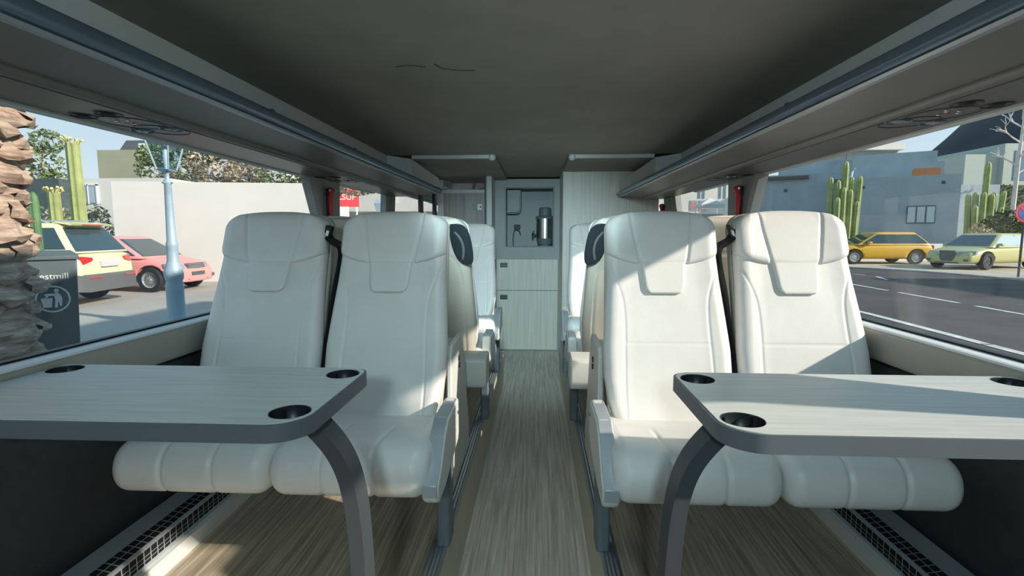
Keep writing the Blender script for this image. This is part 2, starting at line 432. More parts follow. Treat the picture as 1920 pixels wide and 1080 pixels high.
# ------------------------------------------------------------------ luggage racks
def rack(s, y0, y1, label):
    t = thing('luggage_rack', (s * .82, y0, 1.437), label, 'luggage rack')
    ox, oz = s * .82, 1.437
    def L(pts): return [(x * s - ox, z - oz) for x, z in pts]
    n = y1 - y0
    a = MB(); a.prism(L([(.845, 1.440), (1.05, 1.428), (1.055, 1.445), (.85, 1.458)]), 'y', 0, n - .01)
    a.build('shelf', M['rackdark'], t)
    prof = []
    for k in range(15):
        q = PI * .5 + PI * k / 14
        prof.append((.845 + .025 * math.cos(q), 1.4645 + .0255 * math.sin(q)))
    prof += [(.855, 1.439), (.855, 1.49)]
    a = MB(); a.prism(L(prof), 'y', 0, n + .03); a.build('front_rail', M['rackrail'], t, smooth=True, angle=50)
    a = MB(); a.prism(L([(.826, 1.4385), (.835, 1.434), (.85, 1.434), (.85, 1.4405)]), 'y', 0, n); a.build('rail_lip', M['heater'], t)
    prof = [(1.048, 1.43)] + [(1.068 + .02 * math.cos(PI + PI * .5 * k / 8), 1.426 + .014 * math.sin(PI + PI * .5 * k / 8)) for k in range(9)] + [(1.083, 1.412), (1.083, 1.44), (1.05, 1.44)]
    a = MB(); a.prism(L(prof), 'y', 0, n - .02); a.build('cable_duct', M['rackrail'] if False else M['rackdark'], t, smooth=True, angle=50)
    a = MB(); a.prism(L([(1.083, 1.410), (1.29, 1.4145), (1.29, 1.428), (1.083, 1.428)]), 'y', 0, n - .04); st = a.build('service_strip', M['service'], t)
    a = MB(); a.prism(L([(1.05, 1.43), (1.29, 1.429), (1.29, 1.445), (1.05, 1.445)]), 'y', 0, n - .04); a.build('shelf_back', M['rackdark'], t)
    # end block that closes the rack towards the driver
    yb = 4.24 - y0
    e = MB()
    pl = [(1.19, yb + .0), (.99, yb + .01), (.842, n - .01), (1.19, n - .01)]
    lo = [(x * s - ox, y, 1.46 - oz) for x, y in pl]
    hi = [(x * s - ox, y, z - oz) for (x, y), z in zip(pl, (1.72, 1.69, 1.575, 1.60))]
    e.strip([lo, hi]); e.build('end_panel', M['creamlit'], t)
    # little catches on the cove edge of the shelf
    for yy in (.55, 1.75, 2.55):
        q = MB(); q.box(.853 * s - ox, .863 * s - ox, yy - y0, yy + .02 - y0, 1.488 - oz, 1.502 - oz); q.build('catch', M['frame'], t)
    # passenger service sets: two speakers, two reading lamps, row of buttons, outline groove
    for yc in (1.5, 3.1, 0.0):
        if yc + .2 > y1: continue
        for dx, dy, nmn in ((1.145, -.09, 'air_nozzle'), (1.24, -.065, 'air_nozzle'), (1.115, .115, 'reading_lamp'), (1.237, .15, 'reading_lamp')):
            q = MB()
            z = 1.4102 + (dx - 1.083) * .0217 - oz
            cc = (dx * s - ox, yc + dy - y0, 0)
            q.lathe([(.0, z + .012), (.024, z + .012), (.03, z - .001), (.034, z - .003), (.036, z + .001)], 20, cc, cap=False)
            a_ = q.build(nmn, M['cup'] if nmn == 'air_nozzle' else M['rackrail'], t, smooth=True, fix=False)
            q = MB(); q.lathe([(0.0, z - .002), (.012, z - .0045), (.019, z - .001), (.02, z + .01)], 16, cc, cap=False); q.build('lens' if nmn != 'air_nozzle' else 'flap', M['headlight'] if nmn != 'air_nozzle' else M['black'], a_, smooth=True, fix=False)
        for k, (bx, by) in enumerate(((1.15, -.02), (1.165, 0.0), (1.18, .018), (1.195, -.005), (1.17, .035), (1.21, .02))):
            q = MB(); z = 1.4102 + (bx - 1.083) * .0217 - oz
            q.lathe([(.0065, z + .004), (.0065, z - .002), (.005, z - .0035), (0.0001, z - .0035)], 10, (bx * s - ox, yc + by - y0, 0), cap=False)
            q.build('button', M['red'] if k == 2 else M['steel'], t, fix=False)
        for (cx, cy, rr) in ((1.158, .135, .078), (1.175, .03, .088)):
            q = MB()
            arc = [((cx + rr * .95 * math.cos(b_)) * s - ox, yc + cy + rr * 1.0 * math.sin(b_) - y0, 1.4098 + (rr * math.cos(b_) + cx - 1.083) * .0217 - oz) for b_ in [2 * PI * i / 40 for i in range(41)]]
            q.tube(arc, .0014, 6); q.build('seam_ring', M['black'], t)
    return t
rack(-1, -1.4, 4.66, 'long grey luggage rack above the windows on the shaded side')
rack(1, -1.4, 5.12, 'long grey luggage rack above the windows on the sunlit side')

# ------------------------------------------------------------------ seats
def yb(z):           # centre line of the upholstered front surface (local y, origin 1.6 m ahead of the camera plane)
    return .18 + .36 * (z - .42) - .012 * math.sin(PI * min(max((z - .42) / .55, 0), 1)) + (.02 * max(0, z - 1.0))
def hw_back(z):
    zs = [.38, .42, .48, .56, .66, .78, .90, 1.02]
    hs = [.175, .195, .215, .228, .229, .220, .211, .207]
    return float(np.interp(z, zs, hs))
def seg_dist(px, pz, poly):
    d = np.full(px.shape, 9.)
    for (ax, az), (bx, bz) in zip(poly[:-1], poly[1:]):
        vx, vz = bx - ax, bz - az
        t = np.clip(((px - ax) * vx + (pz - az) * vz) / (vx * vx + vz * vz + 1e-12), 0, 1)
        d = np.minimum(d, np.hypot(px - ax - t * vx, pz - az - t * vz))
    return d
def smooth_poly(p, it=3):
    for _ in range(it):
        q = [p[0]]
        for a, b in zip(p[:-1], p[1:]):
            q.append((a[0] * .75 + b[0] * .25, a[1] * .75 + b[1] * .25)); q.append((a[0] * .25 + b[0] * .75, a[1] * .25 + b[1] * .75))
        q.append(p[-1]); p = q
    return p
def grid_mesh(X, Yf, Z, Yk):
    """closed slab from a front grid and a back grid (rows v, columns u)"""
    R, Cn = X.shape
    mb = MB()
    vs = [(X[i, j], Yf[i, j], Z[i, j]) for i in range(R) for j in range(Cn)]
    vs += [(X[i, j], Yk[i, j], Z[i, j]) for i in range(R) for j in range(Cn)]
    N = R * Cn; fs = []
    for i in range(R - 1):
        for j in range(Cn - 1):
            a = i * Cn + j
            fs.append((a, a + 1, a + Cn + 1, a + Cn)); fs.append((N + a, N + a + Cn, N + a + Cn + 1, N + a + 1))
    for i in range(R - 1):
        a = i * Cn; fs.append((a, a + Cn, N + a + Cn, N + a)); a += Cn - 1; fs.append((a, N + a, N + a + Cn, a + Cn))
    for j in range(Cn - 1):
        fs.append((j, N + j, N + j + 1, j + 1)); a = (R - 1) * Cn + j; fs.append((a, a + 1, N + a + 1, N + a))
    mb.add(vs, fs); return mb
ybv = np.vectorize(yb)
def edge_round(u, w, r):
    """0 in the middle, r at |u|=1, circular fillet of radius r on a half width w"""
    d = np.clip(np.abs(u) * w - (w - r), 0, r)
    return r - np.sqrt(np.maximum(r * r - d * d, 0))

def mk_backrest():
    C, R = 121, 130
    s = np.linspace(-1, 1, C); u = np.sin(s * PI / 2) * .35 + s * .65
    z = np.linspace(.385, 1.0, R)
    H = np.array([hw_back(q) for q in z])
    U, Zg = np.meshgrid(u, z); X = U * H[:, None]
    bol = .009 * np.clip((np.abs(U) - .55) / .4, 0, 1) ** 1.5         # raised side bolsters
    yf = ybv(Zg) - .02 - bol + edge_round(U, H[:, None], .045)
    yf += .10 * np.clip((.43 - Zg) / .05, 0, 1) ** 2 * .4
    # seams
    for sg in (-1, 1):
        p = smooth_poly([(sg * .200, .955), (sg * .165, .88), (sg * .148, .80), (sg * .158, .56), (sg * .150, .38)])
        yf += .003 * np.exp(-(seg_dist(X, Zg, p) / .0038) ** 2)
    yf += .002 * np.exp(-((Zg - .685) / .0032) ** 2) * (np.abs(X) < .152)
    yk = ybv(Zg) + .055 - edge_round(U, H[:, None], .03)
    return grid_mesh(X, yf, Zg, yk)
def mk_headrest():
    C, R = 141, 90
    s = np.linspace(-1, 1, C); u = np.sin(s * PI / 2) * .35 + s * .65
    v = np.linspace(0, 1, R); v = np.sin(v * PI / 2) * .5 + v * .5
    zr = .955 + v * (1.168 - .955)
    rad = .085; t = np.clip((zr - (1.168 - rad)) / rad, 0, 1)
    H = .209 - .075 * (1 - np.sqrt(np.maximum(1 - t ** 2.2, 0)))
    U, V = np.meshgrid(u, v); X = U * H[:, None]
    Zg = zr[:, None] + (1 - V) ** 1.2 * .042 * (X / .2) ** 2 - .012 * V ** 3 * (np.abs(U)) ** 3
    Hh = np.repeat(H[:, None], C, 1)
    T = .036
    er = edge_round(U, Hh, .05)
    eb = np.clip((.03 - (Zg - (.955 + .042 * (X / .2) ** 2))) / .03, 0, 1); eb = .022 * (1 - np.sqrt(np.maximum(1 - eb ** 2, 0)))
    tt = np.clip((zr - 1.13) / .038, 0, 1)[:, None]; et = .03 * (1 - np.sqrt(np.maximum(1 - tt ** 2, 0)))
    wing = .014 * np.clip((np.abs(U) - .48) / .45, 0, 1) ** 1.3
    yf = ybv(Zg) - T - wing + np.maximum(er, et * 1.0) + eb
    for sg in (-1, 1):
        p = [(sg * .118, 1.175), (sg * .108, 1.09), (sg * .083, .95)]
        dd = seg_dist(X, Zg, p)
        yf += .007 * np.exp(-(dd / .005) ** 2)
    yk = ybv(Zg) + .05 - np.maximum(edge_round(U, Hh, .035), et)
    yk = np.maximum(yk, yf + .004)
    return grid_mesh(X, yf, Zg, yk)
def mk_tab():
    C, R = 41, 41
    u = np.linspace(-1, 1, C); v = np.linspace(0, 1, R)
    z = .858 + v * .115
    t = np.clip((.03 - (z - .858)) / .03, 0, 1)
    H = np.interp(v, [0, 1], [.072, .084]) - .03 * (1 - np.sqrt(1 - t ** 2))
    U, V = np.meshgrid(u, v); X = U * H[:, None]; Zg = np.repeat(z[:, None], C, 1)
    e = np.maximum(edge_round(U, H[:, None], .012), (edge_round(1 - V, .115, .012)) * (V < .5))
    yf = ybv(Zg) - .035 + e
    yk = ybv(Zg) - .005
    return grid_mesh(X, yf, Zg, yk)
def mk_cushion(w0, w1, end=.52):
    """swept section; w0..w1 local x range"""
    sec = [(end, .33), (.28, .322), (.02, .318), (-.19, .312), (-.235, .335), (-.25, .385), (-.235, .44), (-.19, .472), (-.10, .472), (.10, .445), (.28, .42), (end, .42)]
    P = sec + [sec[0]]
    for _ in range(3):
        q = []
        L = P[:-1]
        for i in range(len(L)):
            a, b = L[i], L[(i + 1) % len(L)]
            q += [(a[0] * .75 + b[0] * .25, a[1] * .75 + b[1] * .25), (a[0] * .25 + b[0] * .75, a[1] * .25 + b[1] * .75)]
        P = q + [q[0]]
    L = P[:-1]
    dense = []
    for i in range(len(L)):
        a, b = L[i], L[(i + 1) % len(L)]
        n = max(1, int(math.hypot(b[0] - a[0], b[1] - a[1]) / .014))
        for k in range(n): dense.append((a[0] + (b[0] - a[0]) * k / n, a[1] + (b[1] - a[1]) * k / n))
    sec = np.array(dense)
    nx = 110
    w = (w1 - w0) / 2; xm = (w0 + w1) / 2
    s = np.linspace(-1, 1, nx); u = np.sin(s * PI / 2) * .4 + s * .6
    nrm = np.roll(sec, -1, 0) - np.roll(sec, 1, 0); nrm = np.stack([nrm[:, 1], -nrm[:, 0]], 1); nrm /= np.linalg.norm(nrm, axis=1)[:, None] + 1e-9
    cen = np.array([.13, .39])
    if ((sec - cen) * nrm).sum() < 0: nrm = -nrm
    mb = MB(); loops = []
    for uu in u:
        ins = float(edge_round(np.array(uu), w, .05))
        x = xm + uu * w
        front = np.clip((.06 - sec[:, 0]) / .12, 0, 1) * np.clip((sec[:, 1] - .30) / .02, 0, 1)
        g = sum(math.exp(-((x - xm - sg) / .006) ** 2) for sg in (-.075, .075)) * .0065
        off = -(ins + g * front)
        # shallow dish on top
        dish = .010 * (1 - uu * uu) * np.clip((sec[:, 1] - .42) / .02, 0, 1) * np.clip((sec[:, 0] + .2) / .15, 0, 1)
        p = sec + nrm * off[:, None]
        loops.append([(x, a, b - dd) for (a, b), dd in zip(p, dish)])
    mb.strip(loops)
    return mb
def mk_shell():
    C, R = 61, 70
    s = np.linspace(-1, 1, C); u = np.sin(s * PI / 2) * .4 + s * .6
    v = np.linspace(0, 1, R); v = np.sin(v * PI / 2) * .5 + v * .5
    zr = .37 + v * (1.158 - .37)
    rad = .07; t = np.clip((zr - (1.158 - rad)) / rad, 0, 1)
    H = np.interp(zr, [.37, .6, 1.0, 1.16], [.205, .222, .206, .204]) - .07 * (1 - np.sqrt(np.maximum(1 - t ** 2, 0)))
    U, V = np.meshgrid(u, v); X = U * H[:, None]; Zg = np.repeat(zr[:, None], C, 1)
    Hh = np.repeat(H[:, None], C, 1)
    tt = np.clip((zr - 1.11) / .048, 0, 1)[:, None]; et = .04 * (1 - np.sqrt(np.maximum(1 - tt ** 2, 0)))
    yf = ybv(Zg) + .05 + 0 * X
    yk = ybv(Zg) + .125 - np.maximum(edge_round(U, Hh, .05), et)
    # groove outlining the rear panel
    for sg in (-1, 1):
        p = smooth_poly([(0, .985), (sg * .12, .98), (sg * .165, .90), (sg * .172, .75), (sg * .168, .37)])
        yk -= .005 * np.exp(-(seg_dist(X, Zg, p) / .004) ** 2)
    yk = np.maximum(yk, yf + .004)
    return grid_mesh(X, yf, Zg, yk)

cache = {}
def cached(key, fn, name, m, parent, **kw):
    if key not in cache:
        cache[key] = fn().build(name, m, parent, smooth='all', **kw); return cache[key]
    o = cache[key].copy(); COL.objects.link(o); o.parent = parent; o.name = name
    return o

def seat(s, xc, yl, rz, aisle, label, cat='seat', group=None):
    """s: which side of the aisle the seat stands on (aisle towards -s in world x)"""
    t = thing('bus_seat', (xc, yl, 0), label, cat, group, rz)
    flip = -1 if abs(rz) > 1 else 1
    a = -s * flip                        # local direction of the aisle
    cached('back', mk_backrest, 'backrest', M['leather'], t)
    cached('head', mk_headrest, 'headrest', M['leather'], t)
    cached('tab', mk_tab, 'neck_pad', M['leather'], t)
    cached('shell', mk_shell, 'back_shell', M['shell'], t)
    end = .52 if flip < 0 else .37
    k = ('cush', aisle, a, end)
    w = {(True, 1): (-.210, .255), (True, -1): (-.255, .210), (False, 1): (-.205, .272), (False, -1): (-.272, .205)}[(aisle, a)]
    cached(k, lambda: mk_cushion(*w, end), 'seat_cushion', M['leather'], t)
    p = MB(); p.box(-.20, .20, -.04, .36, .262, .325); p.build('seat_frame', M['legmetal'], t, bevel=.01)
    if aisle:
        # arm plate, pivot and leg on the aisle side
        x0, x1 = a * .236, a * .286
        poly = [(.17, .50), (-.04, .502), (-.10, .47), (-.17, .40), (-.225, .365), (-.225, .325), (-.20, .30), (-.10, .30), (.15, .345), (.17, .37)]
        p = MB(); p.prism(poly, 'x', x0, x1); arm = p.build('armrest', M['cream'], t, bevel=.012, seg=3)
        p = MB(); p.prism([(.15, .50), (-.038, .503), (-.10, .471), (-.172, .40), (-.228, .367), (-.228, .33), (-.222, .33), (-.166, .396), (-.096, .466), (-.036, .4975), (.15, .494)], 'x', a * .240, a * .282); p.build('arm_shade', M['heater'], arm, bevel=.002)  # grey strip paints the shade on the front edge of the cream arm
        p = MB(); p.lathe([(.0, 0), (.006, 0), (.006, .003), (.0, .003)], 10, (a * .286 if a > 0 else -.289, .135, .455), 'x'); p.build('pivot_cap', M['frame'], arm)
        p = MB(); p.box(a * .222, a * .268, .05, .14, 0.0, .36); p.build('leg', M['legmetal'], t, bevel=.008)
    else:
        p = MB(); p.box(-a * .18, -a * .285, .06, .26, .275, .315); p.build('wall_mount', M['legmetal'], t, bevel=.004)
        # seat belt over the aisle-side shoulder
        X = lambda q: a * q
        p = MB(); p.obox((X(.212), .415, 1.085), (.012, 0, -.004), (0, .016, 0), (X(.008), 0, .026)); bk = p.build('belt_anchor', M['black'], t, bevel=.004)
        p = MB(); p.obox((X(.216), .395, 1.082), (.005, 0, -.002), (0, .004, 0), (X(.003), 0, .010)); p.build('anchor_plate', M['chrome'], bk)
        path = smooth_poly3([(X(.208), .415, 1.075), (X(.225), .40, 1.055), (X(.250), .41, 1.038), (X(.262), .415, 1.03), (X(.266), .415, 1.0), (X(.262), .405, .95), (X(.250), .375, .86), (X(.243), .33, .72), (X(.238), .27, .56), (X(.232), .22, .43)])
        wd = [(0, 1, .2) for _ in path]
        p = MB(); p.ribbon(path, [(X(.55), .8, .2)] * len(path), .019, .0015); p.build('seat_belt', M['belt'], t)
        p = MB(); p.obox((X(.257), .43, 1.03), (.013, 0, 0), (0, .02, 0), (0, 0, .016)); p.build('belt_guide', M['black'], t, bevel=.004)
        p = MB()
        p.strip([[(X(.222), .26, .40), (X(.246), .26, .40), (X(.246), .33, .40), (X(.222), .33, .40)], [(X(.246), .43, .90), (X(.272), .43, .90), (X(.272), .50, .90), (X(.246), .50, .90)]])
        p.build('belt_housing', M['legmetal'], t, bevel=.006)
    return t
def smooth_poly3(p, it=3):
    p = [Vector(q) for q in p]
    for _ in range(it):
        q = [p[0]]
        for a, b in zip(p[:-1], p[1:]):
            q += [a * .75 + b * .25, a * .25 + b * .75]
        q.append(p[-1]); p = q
    return p
def grab(t, a):
    """dark grab handle recess on the aisle-top corner of a back shell"""
    out = smooth_poly([(.13, 1.125), (.185, 1.13), (.222, 1.08), (.236, .93), (.19, .925), (.15, .96), (.125, 1.05), (.13, 1.125)], 2)
    p = MB(); lo, hi = [], []
    for x, z in out:
        y = yb(z) + .130
        lo.append((a * x, y - .03, z)); hi.append((a * x, y + .012 - max(0, x - .19) * .55, z))
    p.strip([lo[:-1], hi[:-1]]); g = p.build('grab_handle', M['grip'], t, bevel=.004)
    p = MB(); inn = smooth_poly([(.15, 1.09), (.18, 1.05), (.19, 1.0), (.18, .955)], 2)
    p.tube([(a * x, yb(z) + .133, z) for x, z in inn], .007, 8); p.build('handle_rim', M['trimblk'], g)

ROW1 = 1.6
seat(-1, -.515, ROW1, 0, True, 'cream leather seat facing the camera on the shaded side, next to the aisle')
seat(-1, -1.0 + .005, ROW1, 0, False, 'cream leather seat facing the camera on the shaded side, next to the parked cars window')
seat(1, .522, ROW1, 0, True, 'sunlit cream leather seat facing the camera, next to the aisle')
seat(1, 1.006, ROW1, 0, False, 'sunlit cream leather seat facing the camera, next to the road window')
R2 = 4.62 - 1.6
for s, tx in ((-1, 'shaded'), (1, 'sunlit')):
    t = seat(s, s * .50 - (0 if s < 0 else -.01), R2, PI, True, 'turned-away seat by the aisle on the %s side, beige shell with dark grab handle' % tx)
    p = MB(); p.prism([(.38, .468), (.52, .472), (.555, .455), (.558, .34), (.54, .312), (.38, .31)], 'x', s * .10, s * .298); p.build('pan_cover', M['cream'], t, bevel=.01)
    grab(t, s)     # local +x is world -x after the half turn
    seat(s, s * .985, R2, PI, False, 'seat turned away on the %s side, beige shell seen between the two front headrests' % tx)
R3 = 1.6 + 2.28
seat(-1, -.515, R3, 0, True, 'cream leather seat farthest down the aisle on the shaded side, behind the turned-away seat')
seat(1, .522, R3, 0, True, 'cream leather seat farthest down the aisle on the sunlit side, beside the tall cabinet')

# storage boxes between the back-to-back seats
for s, tx in ((-1, 'shaded'), (1, 'sunlit')):
    t = thing('storage_box', (s * .6, 2.2, 0), 'cream side box between back-to-back seats on the %s side, with dark double button' % tx, 'box')
    ox = s * .6
    poly = [(-.22, .02), (-.22, .60), (-.19, .635), (.06, .638), (.09, .61), (.28, .12), (.27, .02)]
    p = MB(); p.prism(poly, 'x', s * .290 - ox, s * .312 - ox); sp = p.build('side_panel', M['cream'], t, bevel=.006)
    p = MB(); p.prism([(-.02, .03), (-.02, .60), (.06, .612), (.26, .11), (.25, .03)], 'x', s * .312 - ox, s * 1.10 - ox); p.build('box_body', M['cream'], t)
    for zz in (.545, .515):
        p = MB(); p.lathe([(.0, 0), (.013, 0), (.012, .005), (.0, .005)], 14, (s * .290 - ox - (.0051 if s > 0 else -.0001), -.04, zz), 'x'); p.build('button', M['grip'], sp)

# ------------------------------------------------------------------ tables
def table(s, label):
    t = thing('folding_table', (s * .395, 1.115, 0), label, 'table')
    ox, oy = s * .395, 1.115
    def outline(i):
        x0, x1 = .395 + i, 1.254 - i * .6
        y0, y1 = .908 + i, 1.328 - i
        pts = rrect(x0, x1, y0, y1, (.078 - i, .012, .012, .05 - i), 14)
        return [(x * s - ox, y - oy) for x, y in pts]
    cups = [(.449, .981), (.448, 1.262), (1.205, 1.272), (1.205, .965)]
    p = MB(); p.prism(outline(0), 'z', .684, .7195); band = p.build('edge_band', M['edge'], t)
    cutters = [MB().lathe([(.0405, .5), (.0405, .8)], 40, (x * s - ox, y - oy, 0)) for x, y in cups]
    bpy.context.view_layer.update()
    cut(band, cutters)
    p = MB(); p.prism(outline(.0055), 'z', .7196, .7212); top = p.build('tabletop', M['laminate'], t)
    cutters = [MB().lathe([(.0405, .5), (.0405, .8)], 40, (x * s - ox, y - oy, 0)) for x, y in cups]
    cut(top, cutters)
    for m_ in (band, top):
        for q in m_.data.polygons: q.use_smooth = True
        m_.data.set_sharp_from_angle(angle=math.radians(30))
    for x, y in cups:
        c = (x * s - ox, y - oy, 0)
        p = MB(); p.lathe([(.0, .686), (.034, .686), (.0375, .690), (.0395, .716), (.0395, .7205), (.0412, .7218), (.0405, .7190), (.0403, .6845), (.0, .6845)], 40, c, cap=False)
        cp = p.build('cup_holder', M['cup'], t, smooth=True, fix=False, angle=50)
        p = MB()
        for q in range(4):
            an = PI / 4 + q * PI / 2
            dx, dy = math.cos(an), math.sin(an)
            p.obox((c[0] + dx * .037, c[1] + dy * .037, .703), (dx * .0022, dy * .0022, 0), (-dy * .0022, dx * .0022, 0), (0, 0, .013))
        p.build('cup_rib', M['black'], cp)
    # bowed flat leg
    cl = smooth_poly([(.455, .69), (.418, .66), (.372, .60), (.348, .52), (.338, .40), (.335, .25), (.335, 0.0)], 3)
    lo = MB(); loops = []
    for i, (x, z) in enumerate(cl):
        a, b = cl[max(i - 1, 0)], cl[min(i + 1, len(cl) - 1)]
        d = Vector((b[0] - a[0], b[1] - a[1])).normalized(); n = Vector((-d.y, d.x)) * .0165
        loops.append([((x + n.x) * s - ox, -.09, z + n.y), ((x - n.x) * s - ox, -.09, z - n.y), ((x - n.x) * s - ox, -.03, z - n.y), ((x + n.x) * s - ox, -.03, z + n.y)])
    lo.strip(loops); lo.build('leg', M['tableleg'], t, bevel=.003)
    p = MB(); p.box(.29 * s - ox, .38 * s - ox, -.11, -.01, 0, .008); p.build('leg_foot', M['tableleg'], t)
    p = MB(); p.box(.44 * s - ox, .56 * s - ox, -.10, -.02, .672, .6845); p.build('mounting_plate', M['tableleg'], t)
    p = MB(); p.box(1.235 * s - ox, 1.262 * s - ox, -.15, .15, .655, .6845); p.build('wall_bracket', M['tableleg'], t)
    return t
table(-1, 'wood-topped folding table with grey edge in the shade, before the shaded seats')
table(1, 'wood-topped folding table with sun streaks across it, before the sunlit seats')

# ------------------------------------------------------------------ convector heaters
for s, tx in ((-1, 'shaded'), (1, 'sunlit')):
    t = thing('convector_heater', (s * 1.2, 1.5, 0), 'low grilled convector heater along the floor under the %s side windows' % tx, 'heater')
    ox = s * 1.2
    y0, y1 = -1.6, 3.0
    L = lambda pts: [(x * s - ox, z) for x, z in pts]
    p = MB(); p.prism(L([(1.147, 0), (1.147, .119), (1.152, .124), (1.197, .133), (1.262, .140), (1.27, .13), (1.27, 0)]), 'y', y0, y1); b = p.build('body', M['heater'], t)
    sl = MB(); sl2 = MB()
    y = y0 + .03
    while y < y1 - .03:
        for x_a, x_b in ((1.155, 1.173), (1.177, 1.195)):
            za, zb = .1245 + (x_a - 1.152) * .2, .1245 + (x_b - 1.152) * .2
            sl.add([((x_a) * s - ox, y, za + .0008), ((x_b) * s - ox, y, zb + .0008), ((x_b) * s - ox, y + .023, zb + .0008), ((x_a) * s - ox, y + .023, za + .0008),
                    ((x_a) * s - ox, y, za - .002), ((x_b) * s - ox, y, zb - .002), ((x_b) * s - ox, y + .023, zb - .002), ((x_a) * s - ox, y + .023, za - .002)],
                   [(0, 1, 2, 3), (4, 7, 6, 5), (0, 4, 5, 1), (1, 5, 6, 2), (2, 6, 7, 3), (3, 7, 4, 0)])
        for za, zb in ((.070, .080), (.083, .093), (.096, .1135)):
            xx = 1.147 * s - ox
            sl2.box(xx - s * .0008, xx + s * .002, y, y + .023, za, zb)
        y += .028
    sl.build('top_grille', M['slot'], b); sl2.build('front_grille', M['slot'], b)
    p = MB(); p.box(1.130 * s - ox, 1.147 * s - ox, y0, y1, 0, .055); p.build('kick_strip', M['cream'], t)

# ------------------------------------------------------------------ emergency hammers
def hammer(s, y, label, sc=1.):
    t = thing('emergency_hammer', (s * 1.262, y, 1.18), label, 'hammer')
    X = lambda q: -s * q
    p = MB(); p.box(X(0), X(.014), -.012, .012, .0, .15); p.box(X(0), X(.022), -.016, .016, .13, .178); p.build('holder', M['black'], t, bevel=.003)
    p = MB(); p.strip([[(X(.026 + dx * w), dy * w * .8, z) for dx, dy in ((-1, -1), (1, -1), (1, 1), (-1, 1))] for z, w in ((-.02, .005), (.0, .009), (.05, .011), (.13, .014), (.145, .018))])
    p.build('handle', M['red'], t, bevel=.003)
    p = MB(); p.prism([(X(.012), .138), (X(.04), .14), (X(.052), .158), (X(.05), .174), (X(.035), .184), (X(.012), .186)], 'y', -.012, .012); h = p.build('hammer_head', M['red'], t, bevel=.003)
    p = MB(); p.lathe([(0, -.0125), (.006, -.0125), (.006, -.0145), (0, -.0145)], 8, (X(.028), 0, .166), 'y'); p.build('steel_tip', M['chrome'], h)
    return t
hammer(-1, 3.16, 'red emergency hammer on the pillar by the shaded front seats')
hammer(1, 3.14, 'red emergency hammer on the pillar by the sunlit front seats')
hammer(1, 5.02, 'small distant red emergency hammer beside the tall cabinet')

# ------------------------------------------------------------------ kitchen, cabinets and bulkhead at the front
t = thing('kitchen_unit', (-.075, 5.93, AF), 'pale wood kitchen unit with niche closing the far end of the aisle', 'kitchen unit')
oz = AF
X = lambda x: x + .075
p = MB(); p.box(X(-.43), X(.30), .02, .62, 0, .78 - oz); p.build('carcass', M['greyframe'], t)
p = MB(); p.box(X(-.43), X(.285), 0, .02, .425 - oz, .785 - oz); dr = p.build('drawer', M['wood_v'], t, bevel=.003)
p = MB(); p.box(X(-.385), X(-.30), -.006, .0, .69 - oz, .745 - oz); p.build('latch', M['latch'], dr, bevel=.004)
p = MB(); p.box(X(-.43), X(.285), 0, .02, .01, .419 - oz); dr = p.build('door', M['wood_v'], t, bevel=.003)
p = MB(); p.box(X(-.385), X(-.30), -.006, .0, .315 - oz, .37 - oz); p.build('latch', M['latch'], dr, bevel=.008)
p = MB()
p.box(X(-.44), X(-.325), .0, .6, .785 - oz, 1.70 - oz); p.box(X(.235), X(.30), .0, .6, .785 - oz, 1.70 - oz)
p.box(X(-.325), X(.235), .0, .6, .785 - oz, .925 - oz); p.box(X(-.325), X(.235), .0, .6, 1.61 - oz, 1.70 - oz)
p.build('niche_surround', M['greyframe'], t)
p = MB(); p.box(X(-.33), X(.24), .42, .44, .925 - oz, 1.61 - oz); p.build('niche_back', M['niche'], t)
p = MB(); p.box(X(-.325), X(.235), -.005, .012, .925 - oz, .94 - oz); p.box(X(-.325), X(.235), -.005, .012, 1.592 - oz, 1.61 - oz); p.box(X(-.325), X(-.312), -.005, .012, .94 - oz, 1.592 - oz); p.box(X(.222), X(.235), -.005, .012, .94 - oz, 1.592 - oz); p.build('niche_trim', M['nichedark'], t)
pts = rrect(X(-.31), X(-.16), 1.33 - oz, 1.59 - oz, (.0, .05, 0, 0), 8)
p = MB(); p.prism(pts, 'y', .16, .42); cb = p.build('wall_cupboard', M['niche'], t, bevel=.006)
pts = rrect(X(-.315), X(-.15), 1.315 - oz, 1.595 - oz, (.0, .055, 0, 0), 8)
p = MB(); p.prism(pts, 'y', .20, .42); p.build('cupboard_trim', M['nichedark'], cb)
p = MB(); p.box(X(-.08), X(.19), .405, .42, 1.49 - oz, 1.58 - oz); p.build('vent_grille', M['latch'], t)
p = MB(); p.box(X(-.24), X(-.165), .395, .42, 1.13 - oz, 1.19 - oz); sk = p.build('socket', M['black'], t, bevel=.004)
p = MB(); p.tube(smooth_poly3([(X(-.245), .33, .94 - oz), (X(-.25), .33, 1.06 - oz), (X(-.23), .33, 1.13 - oz), (X(-.19), .33, 1.13 - oz), (X(-.165), .33, 1.10 - oz), (X(-.16), .33, 1.07 - oz)]), .008, 8); p.build('tap', M['chrome'], t)
